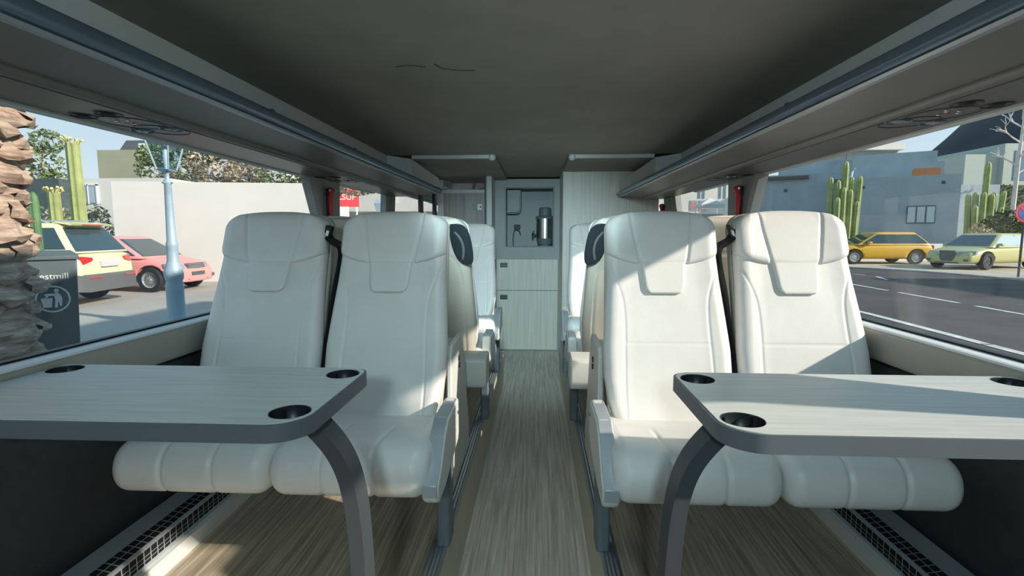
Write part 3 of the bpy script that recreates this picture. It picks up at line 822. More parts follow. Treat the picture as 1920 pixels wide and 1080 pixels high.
# hot-water urn standing in the niche
u = thing('water_urn', (.135, 6.12, .925), 'brushed steel hot water urn standing in the kitchen niche', 'urn')
p = MB(); p.lathe([(0, 0), (.085, 0), (.09, .02), (.10, .07), (0, .07)], 32, (0, 0, .03)); p.build('base', M['nichedark'], u, smooth=True)
p = MB(); p.lathe([(.05, 0.0), (.06, 0.0), (.06, .035), (.05, .035)], 24); p.build('foot', M['nichedark'], u)
p = MB(); p.lathe([(0, .10), (.105, .10), (.105, .33), (0, .33)], 40); p.build('tank', M['steel'], u, smooth=True)
p = MB(); p.lathe([(0, .33), (.11, .33), (.112, .345), (.10, .36), (.075, .365), (.07, .45), (.055, .46), (0, .46)], 32); p.build('lid', M['nichedark'], u, smooth=True)
p = MB(); p.box(-.155, -.10, -.02, .01, .13, .15); p.box(-.155, -.135, -.02, .01, .10, .15); p.obox((-.14, 0, .17), (.012, 0, .02), (0, .006, 0), (-.006, 0, .004)); p.build('spigot', M['black'], u, bevel=.003)

t = thing('tall_cabinet', (.78, 5.15, 0), 'tall light wood cabinet beyond the sunlit seats, reaching the ceiling', 'cabinet')
p = MB(); p.box(-.475, .455, .02, 1.35, AF, 1.715); p.build('carcass', M['greyframe'], t)
p = MB(); p.box(-.478, .455, 0, .02, AF, 1.715); p.build('front_panel', M['wood_v'], t, bevel=.004)
p = MB(); p.box(-.482, -.475, .02, .78, AF, 1.715); p.build('side_panel', M['wood_v'], t)

t = thing('wooden_bulkhead', (-.74, 5.6, AF), 'half-height grey wood bulkhead with pale top rail beyond the shaded seats', 'partition')
p = MB(); p.box(-.235, .225, 0, .03, 0, 1.5175 - AF); p.build('panel', M['wood_d'], t)
p = MB(); p.box(-.245, .225, -.006, .036, 1.5175 - AF, 1.555 - AF); p.build('top_rail', M['creamlit'], t, bevel=.004)
p = MB(); p.box(-.30, -.235, -.004, .04, 0, 1.66 - AF); p.build('end_post', M['creamlit'], t, bevel=.004)
p = MB(); p.box(.135, .185, -.012, .0, 1.335 - AF, 1.40 - AF); sk = p.build('socket', M['white'], t, bevel=.003)
p = MB(); p.lathe([(0, -.014), (.009, -.014), (.009, -.011), (0, -.011)], 12, (.168, 0, 1.367 - AF), 'y'); p.build('socket_hole', M['black'], sk)
p = MB(); p.box(.085, .135, -.008, .0, 1.33 - AF, 1.40 - AF); p.build('switch_plate', M['legmetal'], t)
t = thing('partition_post', (-.475, 5.5, AF), 'narrow pale upright post between the wood bulkhead and kitchen unit', 'post')
p = MB(); p.box(-.025, .035, 0, .45, 0, 1.70 - AF); p.build('post_core', M['creamlit'], t, bevel=.005)
p = MB(); p.box(-.042, -.025, -.01, .05, 0, 1.70 - AF); p.build('edge_strip', M['grip'], t)
# driver's area seen above the bulkhead
t = thing('driver_console', (-.75, 7.4, AF), 'grey driver dashboard with handrails glimpsed above the wood bulkhead', 'dashboard')
p = MB(); p.box(-.45, .5, 0, .6, 0, 1.52 - AF); p.build('dash', M['legmetal'], t, bevel=.03)
p = MB(); p.tube([(-.25, -.2, 1.2 - AF), (-.14, -.2, 1.55 - AF), (-.08, -.2, 1.78 - AF)], .02, 10); p.build('rail', M['creamlit'], t)
p = MB(); p.tube([(.42, -.1, 1.73 - AF), (.1, -.1, 1.72 - AF), (-.08, -.1, 1.68 - AF), (-.25, -.1, 1.5 - AF)], .018, 10); p.build('wiper_arm', M['cream'], t)
p = MB(); p.box(.0, .4, -.05, 0, 1.60 - AF, 1.68 - AF); p.build('visor', M['grip'], t, bevel=.01)

# ------------------------------------------------------------------ outdoors: ground
G = -.40
def flat(name, pts, z0, z1, m):
    p = MB(); p.prism(pts, 'z', z0, z1); return struct(p.build(name, m))
flat('ground', [(-200, -60), (200, -60), (200, 250), (-200, 250)], G - .5, G - .004, M['asphalt'])
flat('pavement', [(-60, -40), (-2.9, -40), (-2.9, 60), (-60, 60)], G - .05, G + .002, M['paving'])
kerb = [(9.2, 40), (11.4, 29), (13.6, 22.7), (14.75, 21.0), (15.2, 19.1), (15.35, 16.8), (16.6, 12.5), (18, 4), (19, -30)]
p = MB(); inner = [(x + .25, y) for x, y in kerb]
p.strip([[(a[0], a[1], G), (b[0], b[1], G), (b[0], b[1], G + .05), (a[0], a[1], G + .05)] for a, b in zip(kerb, inner)])
struct(p.build('kerb', M['kerb']))
flat('sidewalk', inner + [(80, -30), (80, 40)], G - .05, G + .04, M['sand'])
rl = MB()
def dash(pts, w, y_on, y_off, z=G + .003):
    """dashes along a polyline"""
    P = [Vector((a, b, 0)) for a, b in pts]
    acc = 0; on = True; left = y_on
    for a, b in zip(P[:-1], P[1:]):
        d = (b - a); L = d.length; d.normalize(); n = Vector((-d.y, d.x, 0)) * w; pos = 0
        while pos < L:
            st = min(left, L - pos)
            if on:
                q0, q1 = a + d * pos, a + d * (pos + st)
                rl.add([(q0 + n) + Vector((0, 0, z)), (q0 - n) + Vector((0, 0, z)), (q1 - n) + Vector((0, 0, z)), (q1 + n) + Vector((0, 0, z))], [(0, 1, 2, 3)])
            pos += st; left -= st
            if left <= 1e-6: on = not on; left = y_on if on else y_off
dash([(8.9, 4), (9.0, 9.8), (9.3, 15.5), (9.0, 22), (7.5, 34)], .055, 2.0, .45)
dash([(5.95, -5), (6.05, 6.3), (6.2, 9.6), (6.1, 16), (5.2, 30)], .075, 6, .05)
dash([(11.3, 17), (11.9, 18.6), (11.4, 21), (10, 28)], .05, 1.4, .7)
o = rl.build('road_marking', M['line']); struct(o)

# ------------------------------------------------------------------ outdoors: cars
def car(name, loc, rz, label, P):
    t = thing(name, loc, label, 'car', None, rz)
    body_m = paint(name + '_paint', P['col']); L, W = P['L'], P['W']; hw = W / 2
    zb = P.get('zb', .22)
    st = P['st']                      # (x, ztop, half-width factor)
    b = MB(); loops = []
    for x, zt, k in st:
        w = hw * k
        half = [(0, zb), (.80 * w, zb), (.95 * w, zb + .05), (w, zb + .18), (1.0 * w, zb + .55 * (zt - zb)), (.975 * w, zt - .10), (.91 * w, zt - .015), (.72 * w, zt + .012), (0, zt + .025)]
        loops.append([(x, y, z) for y, z in half] + [(x, -y, z) for y, z in half[-2:0:-1]])
    b.strip(loops); bd = b.build('body', body_m, t, smooth='all')
    sm = bd.modifiers.new('s', 'SUBSURF'); sm.levels = 2; sm.render_levels = 2
    bpy.context.view_layer.update(); apply_mods(bd)
    wr = P['wr']; cut(bd, [MB().lathe([(wr * 1.17, -hw * 1.1), (wr * 1.17, -hw + .26)], 30, (x, 0, wr), 'y') for x in P['wx']] + [MB().lathe([(wr * 1.17, hw - .26), (wr * 1.17, hw * 1.1)], 30, (x, 0, wr), 'y') for x in P['wx']])
    # cabin
    (xb0, xb1), (xr0, xr1), zbelt, zr = P['base'], P['roof'], P['belt'], P['H']
    def ring(h, out=0.):
        x0 = xb0 + (xr0 - xb0) * h; x1 = xb1 + (xr1 - xb1) * h
        w = hw * (.955 - .235 * h ** 1.25) ; z = zbelt - .03 + (zr - .035 - zbelt + .03) * h
        r_ = .14
        pts = []
        for (cx, cy, a0) in ((x1 - r_, w - r_, 0), (x0 + r_, w - r_, PI / 2), (x0 + r_, -w + r_, PI), (x1 - r_, -w + r_, 1.5 * PI)):
            for k in range(6):
                a = a0 + k / 5 * PI / 2
                pts.append((cx + (r_ + out) * math.cos(a), cy + (r_ + out) * math.sin(a), z))
        full = []
        for i in range(24):
            a, c = Vector(pts[i]), Vector(pts[(i + 1) % 24])
            if i % 6 == 5: full += [a + (c - a) * q / 8 for q in range(8)]
            else: full.append(a)
        return full                    # 4*(5+8)=52 points
    cb = MB(); R_ = [ring(h) for h in np.linspace(0, 1, 7)]
    zt = zr
    last = R_[-1]; cen = sum((Vector(q) for q in last), Vector()) / len(last)
    R_.append([cen + (Vector(q) - cen) * .93 + Vector((0, 0, .022)) for q in last]); R_.append([cen + (Vector(q) - cen) * .6 + Vector((0, 0, .034)) for q in last])
    cb.strip(R_); cb.build('cabin', body_m, t, smooth=True, angle=50)
    def pane(nm, i0, i1, h0, h1, m=M['carglass'], cutn=0, cutf=0):
        g = MB(); rows = []
        idx = list(range(i0, i1 + 1))
        for h in np.linspace(h0, h1, 5):
            rr = ring(h, .006); rows.append([rr[i % 52] for i in idx])
        rows2 = []
        for h in np.linspace(h0, h1, 5):
            rr = ring(h, -.01); rows2.append([rr[i % 52] for i in idx])
        n = len(idx)
        vs = [q for r0 in rows for q in r0]; g.add(vs, [(j * n + i, j * n + i + 1, (j + 1) * n + i + 1, (j + 1) * n + i) for j in range(4) for i in range(n - 1)])
        o_ = g.build(nm, m, t, smooth='all', fix=False); return o_
    # point order: corner front-left 0..4, side left 5..12, corner rear-left 13..17, rear 18..25, corner 26..30, side right 31..38, corner 39..43, front 44..51
    pane('windscreen', 43, 53, .1, .92)
    pane('rear_window', 17, 27, P.get('rw', .15), .9)
    for (a, c, e) in ((4, 14, 1), (30, 40, -1)):
        mid = P.get('mid', (a + c) // 2)
        half = (a + c) // 2
        pane('side_window', a, half, .14, .88, P.get('sg', M['carglass'])); 
        g = pane('side_window', half, c, .14, .88, P.get('sg', M['carglass']))
        # door pillar
        g = MB(); lo, hi = ring(.1, .009), ring(.9, .009); lo2, hi2 = ring(.1, 0), ring(.9, 0)
        v0, v1 = Vector(lo[half]), Vector(hi[half]); dx = Vector((.035, 0, 0))
        g.add([v0 - dx, v0 + dx, v1 + dx, v1 - dx, Vector(lo2[half]) - dx, Vector(lo2[half]) + dx, Vector(hi2[half]) + dx, Vector(hi2[half]) - dx], [(0, 1, 2, 3), (4, 7, 6, 5), (0, 4, 5, 1), (1, 5, 6, 2), (2, 6, 7, 3), (3, 7, 4, 0)])
        g.build('door_pillar', P.get('pm', M['trimblk']), t)
        g = MB(); g.box(xb1 - .55, xb1 - .40, e * hw * .93, e * (hw * .93 + .16), zbelt + .02, zbelt + .13); g.build('mirror', body_m, t, bevel=.03)
    for x in P['wx']:
        for e in (-1, 1):
            g = MB(); y0 = e * (hw - .20); y1 = e * (hw - .005)
            g.lathe([(wr * .62, y0), (wr * .95, y0), (wr, y0 + e * .03), (wr, y1 - e * .03), (wr * .94, y1), (wr * .64, y1), (wr * .62, y1 - e * .05)], 32, (x, 0, wr), 'y', cap=False)
            w_ = g.build('wheel', M['tyre'], t, smooth=True)
            g = MB(); g.lathe([(.001, y1 - e * .02), (wr * .12, y1 - e * .018), (wr * .14, y1 - e * .03), (wr * .58, y1 - e * .04), (wr * .60, y1 - e * .01), (wr * .66, y1 - e * .005), (wr * .66, y1 - e * .06), (wr * .5, y1 - e * .07), (.001, y1 - e * .07)], 32, (x, 0, wr), 'y', cap=False)
            rm = g.build('rim', P['rim'], w_, smooth=True)
            g = MB()
            for q in range(P.get('spk', 10)):
                an = 2 * PI * q / P.get('spk', 10)
                c_ = (x + wr * .40 * math.cos(an), y1 - e * .034, wr + wr * .40 * math.sin(an))
                g.obox(c_, (wr * .10 * math.cos(an), 0, wr * .10 * math.sin(an)), (0, .004, 0), (-wr * .045 * math.sin(an), 0, wr * .045 * math.cos(an)))
            g.build('rim_slots', P.get('slotm', M['trimblk']), rm)
    P['extra'](t, hw, L)
    return t

SUVst = [(-2.28, .66, .84), (-2.26, 1.02, .92), (-2.08, 1.14, .97), (-1.2, 1.13, 1.0), (0, 1.10, 1.0), (.9, 1.08, .99), (1.35, 1.02, .97), (1.9, .90, .93), (2.2, .78, .84), (2.28, .55, .78)]
def suv_extra(t, hw, L):
    xr = -2.285
    p = MB(); p.strip([[(-2.36, y, .30), (-2.36, y, .60), (-2.26, y, .66), (-1.95, y, .66), (-1.95, y, .30)] if abs(y) < .8 else [(-2.24, y, .32), (-2.24, y, .60), (-2.2, y, .64), (-1.95, y, .64), (-1.95, y, .32)] for y in (-hw * 1.005, -.75, 0, .75, hw * 1.005)]); p.build('bumper', M['trimblk'], t, smooth=True, angle=40)
    for e in (-1, 1):
        p = MB(); p.strip([[(-2.30, e * .52, .93), (-2.30, e * .52, .99), (-2.2, e * .52, .99), (-2.2, e * .52, .93)], [(-2.275, e * .74, .86), (-2.26, e * .74, 1.02), (-2.15, e * .74, 1.02), (-2.15, e * .74, .86)], [(-2.13, e * .90, .88), (-2.12, e * .90, 1.03), (-2.0, e * .90, 1.02), (-2.0, e * .90, .90)], [(-1.85, e * .915, .95), (-1.85, e * .915, 1.0), (-1.8, e * .88, 1.0), (-1.8, e * .88, .95)]]); p.build('tail_light', M['taillight'], t)
        p = MB(); p.box(-2.375, -2.34, e * .38, e * .74, .575, .60); p.build('reflector', M['taillight'], t)
    p = MB(); p.box(-2.325, -2.27, -.27, .27, .79, .91); p.build('number_plate', M['plate'], t, bevel=.006)
    p = MB(); p.prism([(-2.0, 1.645), (-1.72, 1.70), (-1.72, 1.725), (-2.03, 1.68)], 'y', -.62, .62); sp = p.build('roof_spoiler', t_paint(t), t)
    p = MB(); p.box(-2.025, -1.99, -.30, .30, 1.652, 1.672); p.build('brake_light', M['taillight'], sp)
    for e in (-1, 1):
        p = MB(); p.tube([(-1.55, e * .58, 1.70), (-1.45, e * .58, 1.755), (.0, e * .58, 1.765), (.15, e * .58, 1.71)], .018, 8); p.build('roof_rail', M['rim'], t)
def t_paint(t):
    return t.children[0].data.materials[0]
car('suv', (-11.4, 10.2, G), PI + .157, 'pale yellow off-road car parked rear towards the bus, behind the dark bin', dict(
    L=4.6, W=1.86, H=1.70, col=(.72, .69, .40), st=SUVst, wx=(-1.38, 1.4), wr=.36, base=(-2.2, 1.25), roof=(-1.80, .35), belt=1.12, rim=M['rimdark'], zb=.30, rw=.06, extra=suv_extra))
Hst = [(-1.98, .55, .80), (-1.95, .85, .90), (-1.75, .91, .96), (-1., .90, 1.0), (0, .88, 1.0), (.8, .88, .99), (1.1, .86, .97), (1.6, .78, .93), (1.93, .66, .84), (2.0, .45, .78)]
def front_kit(grx, z, W_, pink=True):
    def f_(t, hw, L):
        p = MB(); p.strip([[(grx - .03, y, z + .02), (grx + .02 - abs(y) * .06, y, z + .02), (grx - .03 - abs(y) * .06, y, z + .15), (grx - .08, y, z + .15)] for y in (-.36, -.18, 0, .18, .36)]); p.build('grille', M['roofgrey'], t)
        for q in range(3):
            p = MB(); p.box(grx - .01, grx + .012, -.34, .34, z + .045 + q * .035, z + .055 + q * .035); p.build('grille_bar', M['rim'], t)
        p = MB(); p.box(grx + .0, grx + .045, -.26, .26, z - .17, z - .07); p.build('number_plate', M['frame'], t)
        p = MB(); p.box(grx - .01, grx + .03, -.40, .40, z - .28, z - .20); p.build('air_intake', M['trimblk'], t)
        for e in (-1, 1):
            p = MB(); p.strip([[(grx - .06, e * .46, z + .03), (grx - .0, e * .46, z + .03), (grx - .06, e * .46, z + .13), (grx - .12, e * .46, z + .13)], [(grx - .30, e * .80, z + .06), (grx - .18, e * .80, z + .05), (grx - .26, e * .78, z + .16), (grx - .36, e * .78, z + .16)]]); p.build('headlight', M['headlight'], t)
            p = MB(); p.box(grx - .2, grx + .02, e * .52, e * .70, z - .24, z - .15); p.build('fog_light', M['trimblk'], t)
            p = MB(); p.box(-1.96, -1.88, e * .55, e * .77, .68, .84); p.build('tail_light', M['taillight'], t, bevel=.02)
    return f_
car('hatchback', (-11.0, 13.22, G), 0, 'pink hatchback parked nose towards the bus before the white wall', dict(
    L=4.0, W=1.72, H=1.42, col=(.78, .30, .28), st=Hst, wx=(-1.22, 1.28), wr=.315, base=(-1.8, 1.15), roof=(-1.45, .25), belt=.88, rim=M['rim'], spk=14, extra=front_kit(1.96, .56, 1.7)))
yc_ = car('hatchback', (16.5, 25.95, G + .04), PI, 'deep yellow hatchback parked side-on before the grey building', dict(
    L=4.0, W=1.72, H=1.43, col=(.62, .36, .03), st=Hst, wx=(-1.22, 1.28), wr=.315, base=(-1.85, 1.2), roof=(-1.3, .3), belt=.88, rim=M['rim'], spk=12, extra=front_kit(1.96, .56, 1.7)))
yc_.scale = (1.13, 1.05, 1.06)
Sst = [(-2.25, .55, .80), (-2.2, .88, .90), (-1.9, .95, .96), (-1., .92, 1.0), (0, .89, 1.0), (.9, .89, .99), (1.2, .87, .98), (1.7, .80, .94), (2.12, .68, .86), (2.22, .45, .80)]
def sedan_extra(t, hw, L):
    p = MB(); p.prism([(-.28, .75), (.28, .75), (.25, .45), (.18, .33), (-.18, .33), (-.25, .45)], 'x', 2.12, 2.23); p.build('grille', M['roofgrey'], t, bevel=.02)
    for e in (-1, 1):
        p = MB(); p.strip([[(2.10, e * .34, .56), (2.2, e * .34, .56), (2.13, e * .34, .70), (2.0, e * .34, .70)], [(1.9, e * .82, .60), (2.02, e * .82, .60), (1.92, e * .80, .73), (1.8, e * .80, .73)]]); p.build('headlight', M['headlight'], t)
        p = MB(); p.box(1.95, 2.20, e * .40, e * .72, .33, .42); p.build('air_intake', M['trimblk'], t)
        p = MB(); p.box(-2.22, -2.1, e * .5, e * .8, .7, .84); p.build('tail_light', M['taillight'], t, bevel=.02)
    p = MB(); p.box(2.08, 2.22, -.4, .4, .25, .30); p.build('front_lip', M['trimblk'], t)
gc_ = car('saloon_car', (18.95, 22.7, G + .04), PI + .40, 'yellow-green saloon with dark spoked wheels beside the no-parking sign', dict(
    L=4.5, W=1.82, H=1.43, col=(.43, .42, .17), st=Sst, wx=(-1.32, 1.38), wr=.335, base=(-1.95, 1.25), roof=(-1.15, .35), belt=.90, rim=M['rimdark'], spk=5, slotm=M['legmetal'], sg=M['paleglass'], extra=sedan_extra))

gc_.scale = (1.1, 1.05, 1.02)
# ------------------------------------------------------------------ outdoors: plants
def cactus_col(mb, base, h, r, lean=(0, 0), ribs=9, tip=.5):
    loops = []
    hs = [0, .03, .1, .3, .5, .7, .85, .93, .97, .99, 1.0] if tip else [0, .1, .4, .7, .97, .99, 1.]
    for q in hs:
        k = 1.0 - .12 * q
        if tip and q > .93: k *= math.sqrt(max(0.02, 1 - ((q - .93) / .07) ** 2))
        l = []
        for i in range(ribs * 4):
            a = 2 * PI * i / (ribs * 4)
            rr = r * k * (1 + .13 * math.cos(ribs * a))
            l.append((base[0] + lean[0] * q + rr * math.cos(a), base[1] + lean[1] * q + rr * math.sin(a), base[2] + h * q))
        loops.append(l)
    mb.strip(loops)
def saguaro(name, loc, h, r, label, lean=(0, 0), m='cactus'):
    t = thing(name, loc, label, 'cactus')
    p = MB(); cactus_col(p, (0, 0, 0), h, r, lean, 8, 0); p.build('stem', M[m], t, smooth=True, angle=60)
    p = MB()
    for i in range(11):
        a = 2 * PI * i / 11 + .2
        b = Vector((lean[0] + r * .8 * math.cos(a), lean[1] + r * .8 * math.sin(a), h))
        p.tube([b, b + Vector((math.cos(a) * r * .25, math.sin(a) * r * .25, .05 + .07 * rng.random())), b + Vector((math.cos(a) * r * .75, math.sin(a) * r * .75, .08 + .1 * rng.random()))], .02, 6, rs=[.018, .03, .035])
    p.build('flower_crown', M['petal'], t)
    return t
saguaro('column_cactus', (-11.72, 12.75, G), 3.75, .15, 'tall pale column cactus with flower crown rising behind the yellow off-road car', lean=(-.06, 0))
saguaro('column_cactus', (-12.16, 12.55, G), 2.5, .13, 'shorter column cactus with flower crown beside the tall column cactus', lean=(-.04, 0))
t = thing('column_cactus', (-6.84, 6.75, G), 'dark green rough cactus stem between the palm trunk and yellow car', 'cactus')
p = MB(); cactus_col(p, (0, 0, 0), 2.05, .06, (0, 0), 7); p.build('stem', M['cactus_d'], t, smooth=True, angle=60)
def cactus_clump(loc, cols, label):
    t = thing('cactus_clump', loc, label, 'cactus')
    for (x, y, h, r, lx) in cols:
        p = MB(); cactus_col(p, (x, y, 0), h, r, (lx, 0), 8); p.build('stem', M['cactus'], t, smooth=True, angle=60)
    return t
cactus_clump((15.82, 27.6, G + .04), [(0, 0, 5.15, .17, 0), (-.55, .1, 4.35, .15, -.1), (-.3, -.05, 4.2, .14, -.05), (-.14, -.2, 3.8, .14, 0), (.2, -.15, 3.7, .15, .02), (.36, .1, 4.35, .14, .05), (.6, 0, 4.4, .15, .15), (.1, .2, 3.5, .15, 0), (-.42, -.2, 3.3, .15, 0), (.45, -.2, 3.1, .14, .1)], 'clump of tall column cacti before the grey building, behind the seat headrest')
cactus_clump((26.85, 32.5, .45), [(0, 0, 4.9, .17, 0), (-.75, .1, 3.0, .15, -.15), (-.5, -.05, 3.1, .15, -.1), (-.25, -.2, 3.1, .15, 0), (.25, -.15, 3.0, .15, .02), (.5, .1, 3.1, .15, .1), (.8, 0, 3.2, .15, .25), (.1, .2, 2.8, .15, 0), (-.6, -.2, 2.3, .15, -.1), (.6, -.2, 2.2, .15, .2)], 'clump of column cacti growing beyond the corner of the grey building')

def leaves(mb, c, rad, n, size, seed, flat_=1.):
    r = random.Random(seed)
    for _ in range(n):
        while True:
            d = Vector((r.uniform(-1, 1), r.uniform(-1, 1), r.uniform(-1, 1)))
            if d.length <= 1: break
        d = d.normalized() * (d.length ** .5)
        p = Vector(c) + Vector((d.x * rad[0], d.y * rad[1], d.z * rad[2]))
        a = Vector((r.gauss(0, 1), r.gauss(0, 1), r.gauss(0, .7))).normalized()
        b = a.orthogonal().normalized(); b = (Matrix.Rotation(r.uniform(0, 6.28), 3, a) @ b)
        s_ = size * r.uniform(.6, 1.3)
        n_ = a.cross(b) * s_ * .12
        mb.add([p - a * s_, p + b * s_ * .4 + n_, p + a * s_, p - b * s_ * .4 + n_], [(0, 1, 2), (0, 2, 3)])
def tree(name, loc, label, blobs, trunk, m, n, size, seed, cat='tree', m2=None):
    t = thing(name, loc, label, cat)
    for i, tr in enumerate(trunk):
        p = MB(); p.tube(tr[0], tr[1], 8, rs=[tr[1] * (1 - .6 * k / (len(tr[0]) - 1)) for k in range(len(tr[0]))]); p.build('trunk' if i == 0 else 'branch', M[tr[2]] if len(tr) > 2 else M['twig'], t)
    p = MB(); q = MB()
    for i, (c, r) in enumerate(blobs):
        (q if (m2 and i % 2) else p).__class__
        leaves(q if (m2 and i % 2) else p, c, r, n, size, seed + i)
    o = p.build('foliage', M[m], t, fix=False); o['kind'] = 'stuff'
    if m2 and q.v:
        o = q.build('foliage', M[m2], t, fix=False); o['kind'] = 'stuff'
    return t
# big palm trunk beside the window
pt = thing('palm_trunk', (-5.30, 4.5, G), 'thick palm trunk with jagged leaf bases right outside the shaded window', 'palm')
p = MB(); p.lathe([(.52, 0), (.46, .4), (.44, 1.5), (.46, 2.6), (.50, 3.3), (.3, 3.6)], 24); p.build('trunk', M['palm'], pt, smooth=True)
p = MB(); rr_ = random.Random(3)
z = .0; row = 0
while z < 3.4:
    nsc = rr_.choice((5, 6, 7))
    for i in range(nsc):
        a = 2 * PI * (i + .37 * row) / nsc + rr_.uniform(-.3, .3)
        R0 = .40; out = .10 + .09 * rr_.random() + (.06 if z > 2.1 else 0)
        wa = 2 * PI / nsc * rr_.uniform(.5, .72)
        zz = z + rr_.uniform(-.06, .06); hh = .20; sk = rr_.uniform(-.7, .7)
        rows_ = []
        # broad shingle: thin root above, swelling to a torn lip that juts out, then an undercut
        for (dr, dz, wk) in ((-.06, .30, .9), (.0, .22, 1.0), (out * .45, .10, 1.0), (out * .85, .0, .92), (out, -.045, .8), (out * .93, -.075, .78), (.0, -.06, .85)):
            row_ = []
            for q in range(7):
                u_ = q / 3 - 1
                an = a + wa * wk * u_
                jag = rr_.uniform(-.042, .042) if dr > out * .8 else rr_.uniform(-.014, .014)
                rr2 = R0 + dr * (1 - .35 * u_ * u_) + jag * .9
                row_.append((rr2 * math.cos(an), rr2 * math.sin(an), zz + dz * (1 - .25 * abs(u_)) + sk * .07 * u_ + jag))
            rows_.append(row_)
        vs_ = [q for r0 in rows_ for q in r0]
        p.add(vs_, [(j * 7 + i_, j * 7 + i_ + 1, (j + 1) * 7 + i_ + 1, (j + 1) * 7 + i_) for j in range(6) for i_ in range(6)])
    z += .185; row += 1
p.build('leaf_bases', M['palm'], pt)
p = MB()
for i in range(14):
    a = 2 * PI * i / 14 + .12
    d = Vector((math.cos(a), math.sin(a), 0))
    ax = [Vector((0, 0, 3.35)) + d * (.3 + 2.2 * q) + Vector((0, 0, 1.1 * math.sin(PI * q * .75) - .9 * q * q)) for q in np.linspace(0, 1, 12)]
    p.tube(ax, .025, 6)
    for k_ in range(1, 12):
        for e in (-1, 1):
            for sub in (0, .5):
                c_ = ax[k_] if sub == 0 else (ax[k_] + ax[k_ - 1]) / 2
                sd = d.cross(Vector((0, 0, 1))) * e
                tip = c_ + sd * .28 + d * .16 + Vector((0, 0, -.26))
                p.add([c_ - d * .015, c_ + d * .015, tip], [(0, 1, 2)])
p.build('fronds', M['leafd'], pt, fix=False)
# a neighbour palm frond hanging into view is part of this crown

# trees behind the white wall
tree('pine_tree', (-14.8, 22.2, G), 'sparse pine tree behind the white wall, next to the street lamp', [((-1.3, 0, 4.3), (1.5, 1.0, .8)), ((1.0, 0, 4.6), (1.5, 1.0, .8)), ((0, .3, 5.1), (1.1, .8, .5)), ((2.0, 0, 4.1), (.9, .8, .7)), ((-2.0, 0, 4.9), (.8, .6, .5)), ((-.6, .2, 3.6), (1.8, .6, .6)), ((1.6, .1, 3.4), (1.2, .6, .5))],
     [([(0, 0, 0), (.1, 0, 2.4), (.3, 0, 4.8)], .12), ([(.1, 0, 2.4), (1.2, 0, 3.6), (2.0, 0, 4.5)], .06), ([(.1, 0, 2.6), (-.9, 0, 3.7), (-1.9, 0, 4.8)], .06)], 'leaf', 620, .12, 11, m2='leaf3')
tree('pine_tree', (-9.6, 22.0, G), 'broad thin-leaved tree behind the white wall, ahead of the window pillar', [((-1.2, 0, 4.1), (1.3, 1.0, .8)), ((.6, 0, 4.2), (1.5, 1.0, .7)), ((0, .3, 4.7), (1.0, .8, .5)), ((1.8, 0, 3.7), (1.1, .8, .6)), ((-.2, 0, 3.4), (1.6, .8, .5))],
     [([(0, 0, 0), (.0, 0, 2.2), (.2, 0, 4.4)], .12), ([(.0, 0, 2.4), (1.2, 0, 3.3), (2.0, 0, 3.9)], .06), ([(.0, 0, 2.4), (-.7, 0, 3.3), (-1.4, 0, 4.2)], .06)], 'leaf', 620, .12, 31, m2='leaf3')
tree('young_tree', (-19.3, 19.4, G), 'loose tree rising over the dark wall beside the palm trunk', [((0, 0, 4.2), (.8, .7, .8)), ((.3, 0, 5.0), (.6, .5, .5)), ((-.5, 0, 3.7), (.8, .7, .5)), ((.6, 0, 3.5), (.6, .6, .4))],
     [([(0, 0, 0), (.05, 0, 2.5), (.1, 0, 4.6)], .08)], 'leaf', 230, .12, 41)
t = thing('hedge', (-14.4, 15.6, G), 'dry flowering hedge below the pale house window, behind the cacti', 'hedge')
p = MB(); q = MB()
for i in range(14):
    leaves(p if i % 2 else q, (-1.5 + i * .185, rng.uniform(-.2, .2), 1.25 + .25 * rng.random()), (.3, .35, .95), 170, .075, 60 + i)
p.build('foliage', M['leaf'], t, fix=False); q.build('foliage', M['leaf3'], t, fix=False)
# right hand side bushes
tree('bush', (26.0, 30.4, .45), 'round green bush under the far cactus clump', [((0, 0, 1.0), (1.0, .8, .7)), ((1.1, 0, 1.0), (.9, .8, .7)), ((.5, 0, 1.3), (.9, .7, .7)), ((1.7, .2, .8), (.7, .6, .6))], [([(.4, 0, 0), (.4, 0, .8)], .06)], 'leafd', 420, .12, 81, 'bush', m2='leaf2')
tree('dry_shrub', (24.2, 29.6, .45), 'low dry shrub at the foot of the grey building corner', [((0, 0, .7), (.5, .5, .5)), ((.5, 0, .5), (.5, .4, .4))], [([(0, 0, 0), (.1, 0, .5)], .03)], 'leaf3', 150, .1, 91, 'bush')
t = thing('clipped_hedge', (38.0, 40.5, .45), 'dark clipped hedge before the pale green house', 'hedge')
p = MB(); p.box(-4.2, 6, -.3, .3, 0, 4.2); p.build('core', M['leafd'], t)
p = MB()
for i in range(22): leaves(p, (-4 + i * .46, -.35, 2.3 + rng.uniform(-.1, .1)), (.5, .25, 1.9), 110, .12, 120 + i)
o = p.build('foliage', M['leafd'], t, fix=False); o['kind'] = 'stuff'
tree('bare_tree', (37.8, 36.5, .8), 'pale leafless tree standing in front of the dark hill', [], [([(0, 0, 0), (.1, 0, 3), (.2, 0, 6), (.3, 0, 9.2)], .14, 'pinkwood')] + [([(.2, 0, 4.5 + i * .55), (.2 + math.cos(i * 2.4) * 1.0, math.sin(i * 2.4) * .6, 5.4 + i * .6), (.2 + math.cos(i * 2.4) * 1.9, math.sin(i * 2.4), 6.4 + i * .55)], .06, 'pinkwood') for i in range(8)] , 'leaf3', 60, .12, 140) if False else None
t = thing('bare_tree', (31.7, 36.2, .45), 'pale leafless tree standing in front of the dark hill', 'tree')
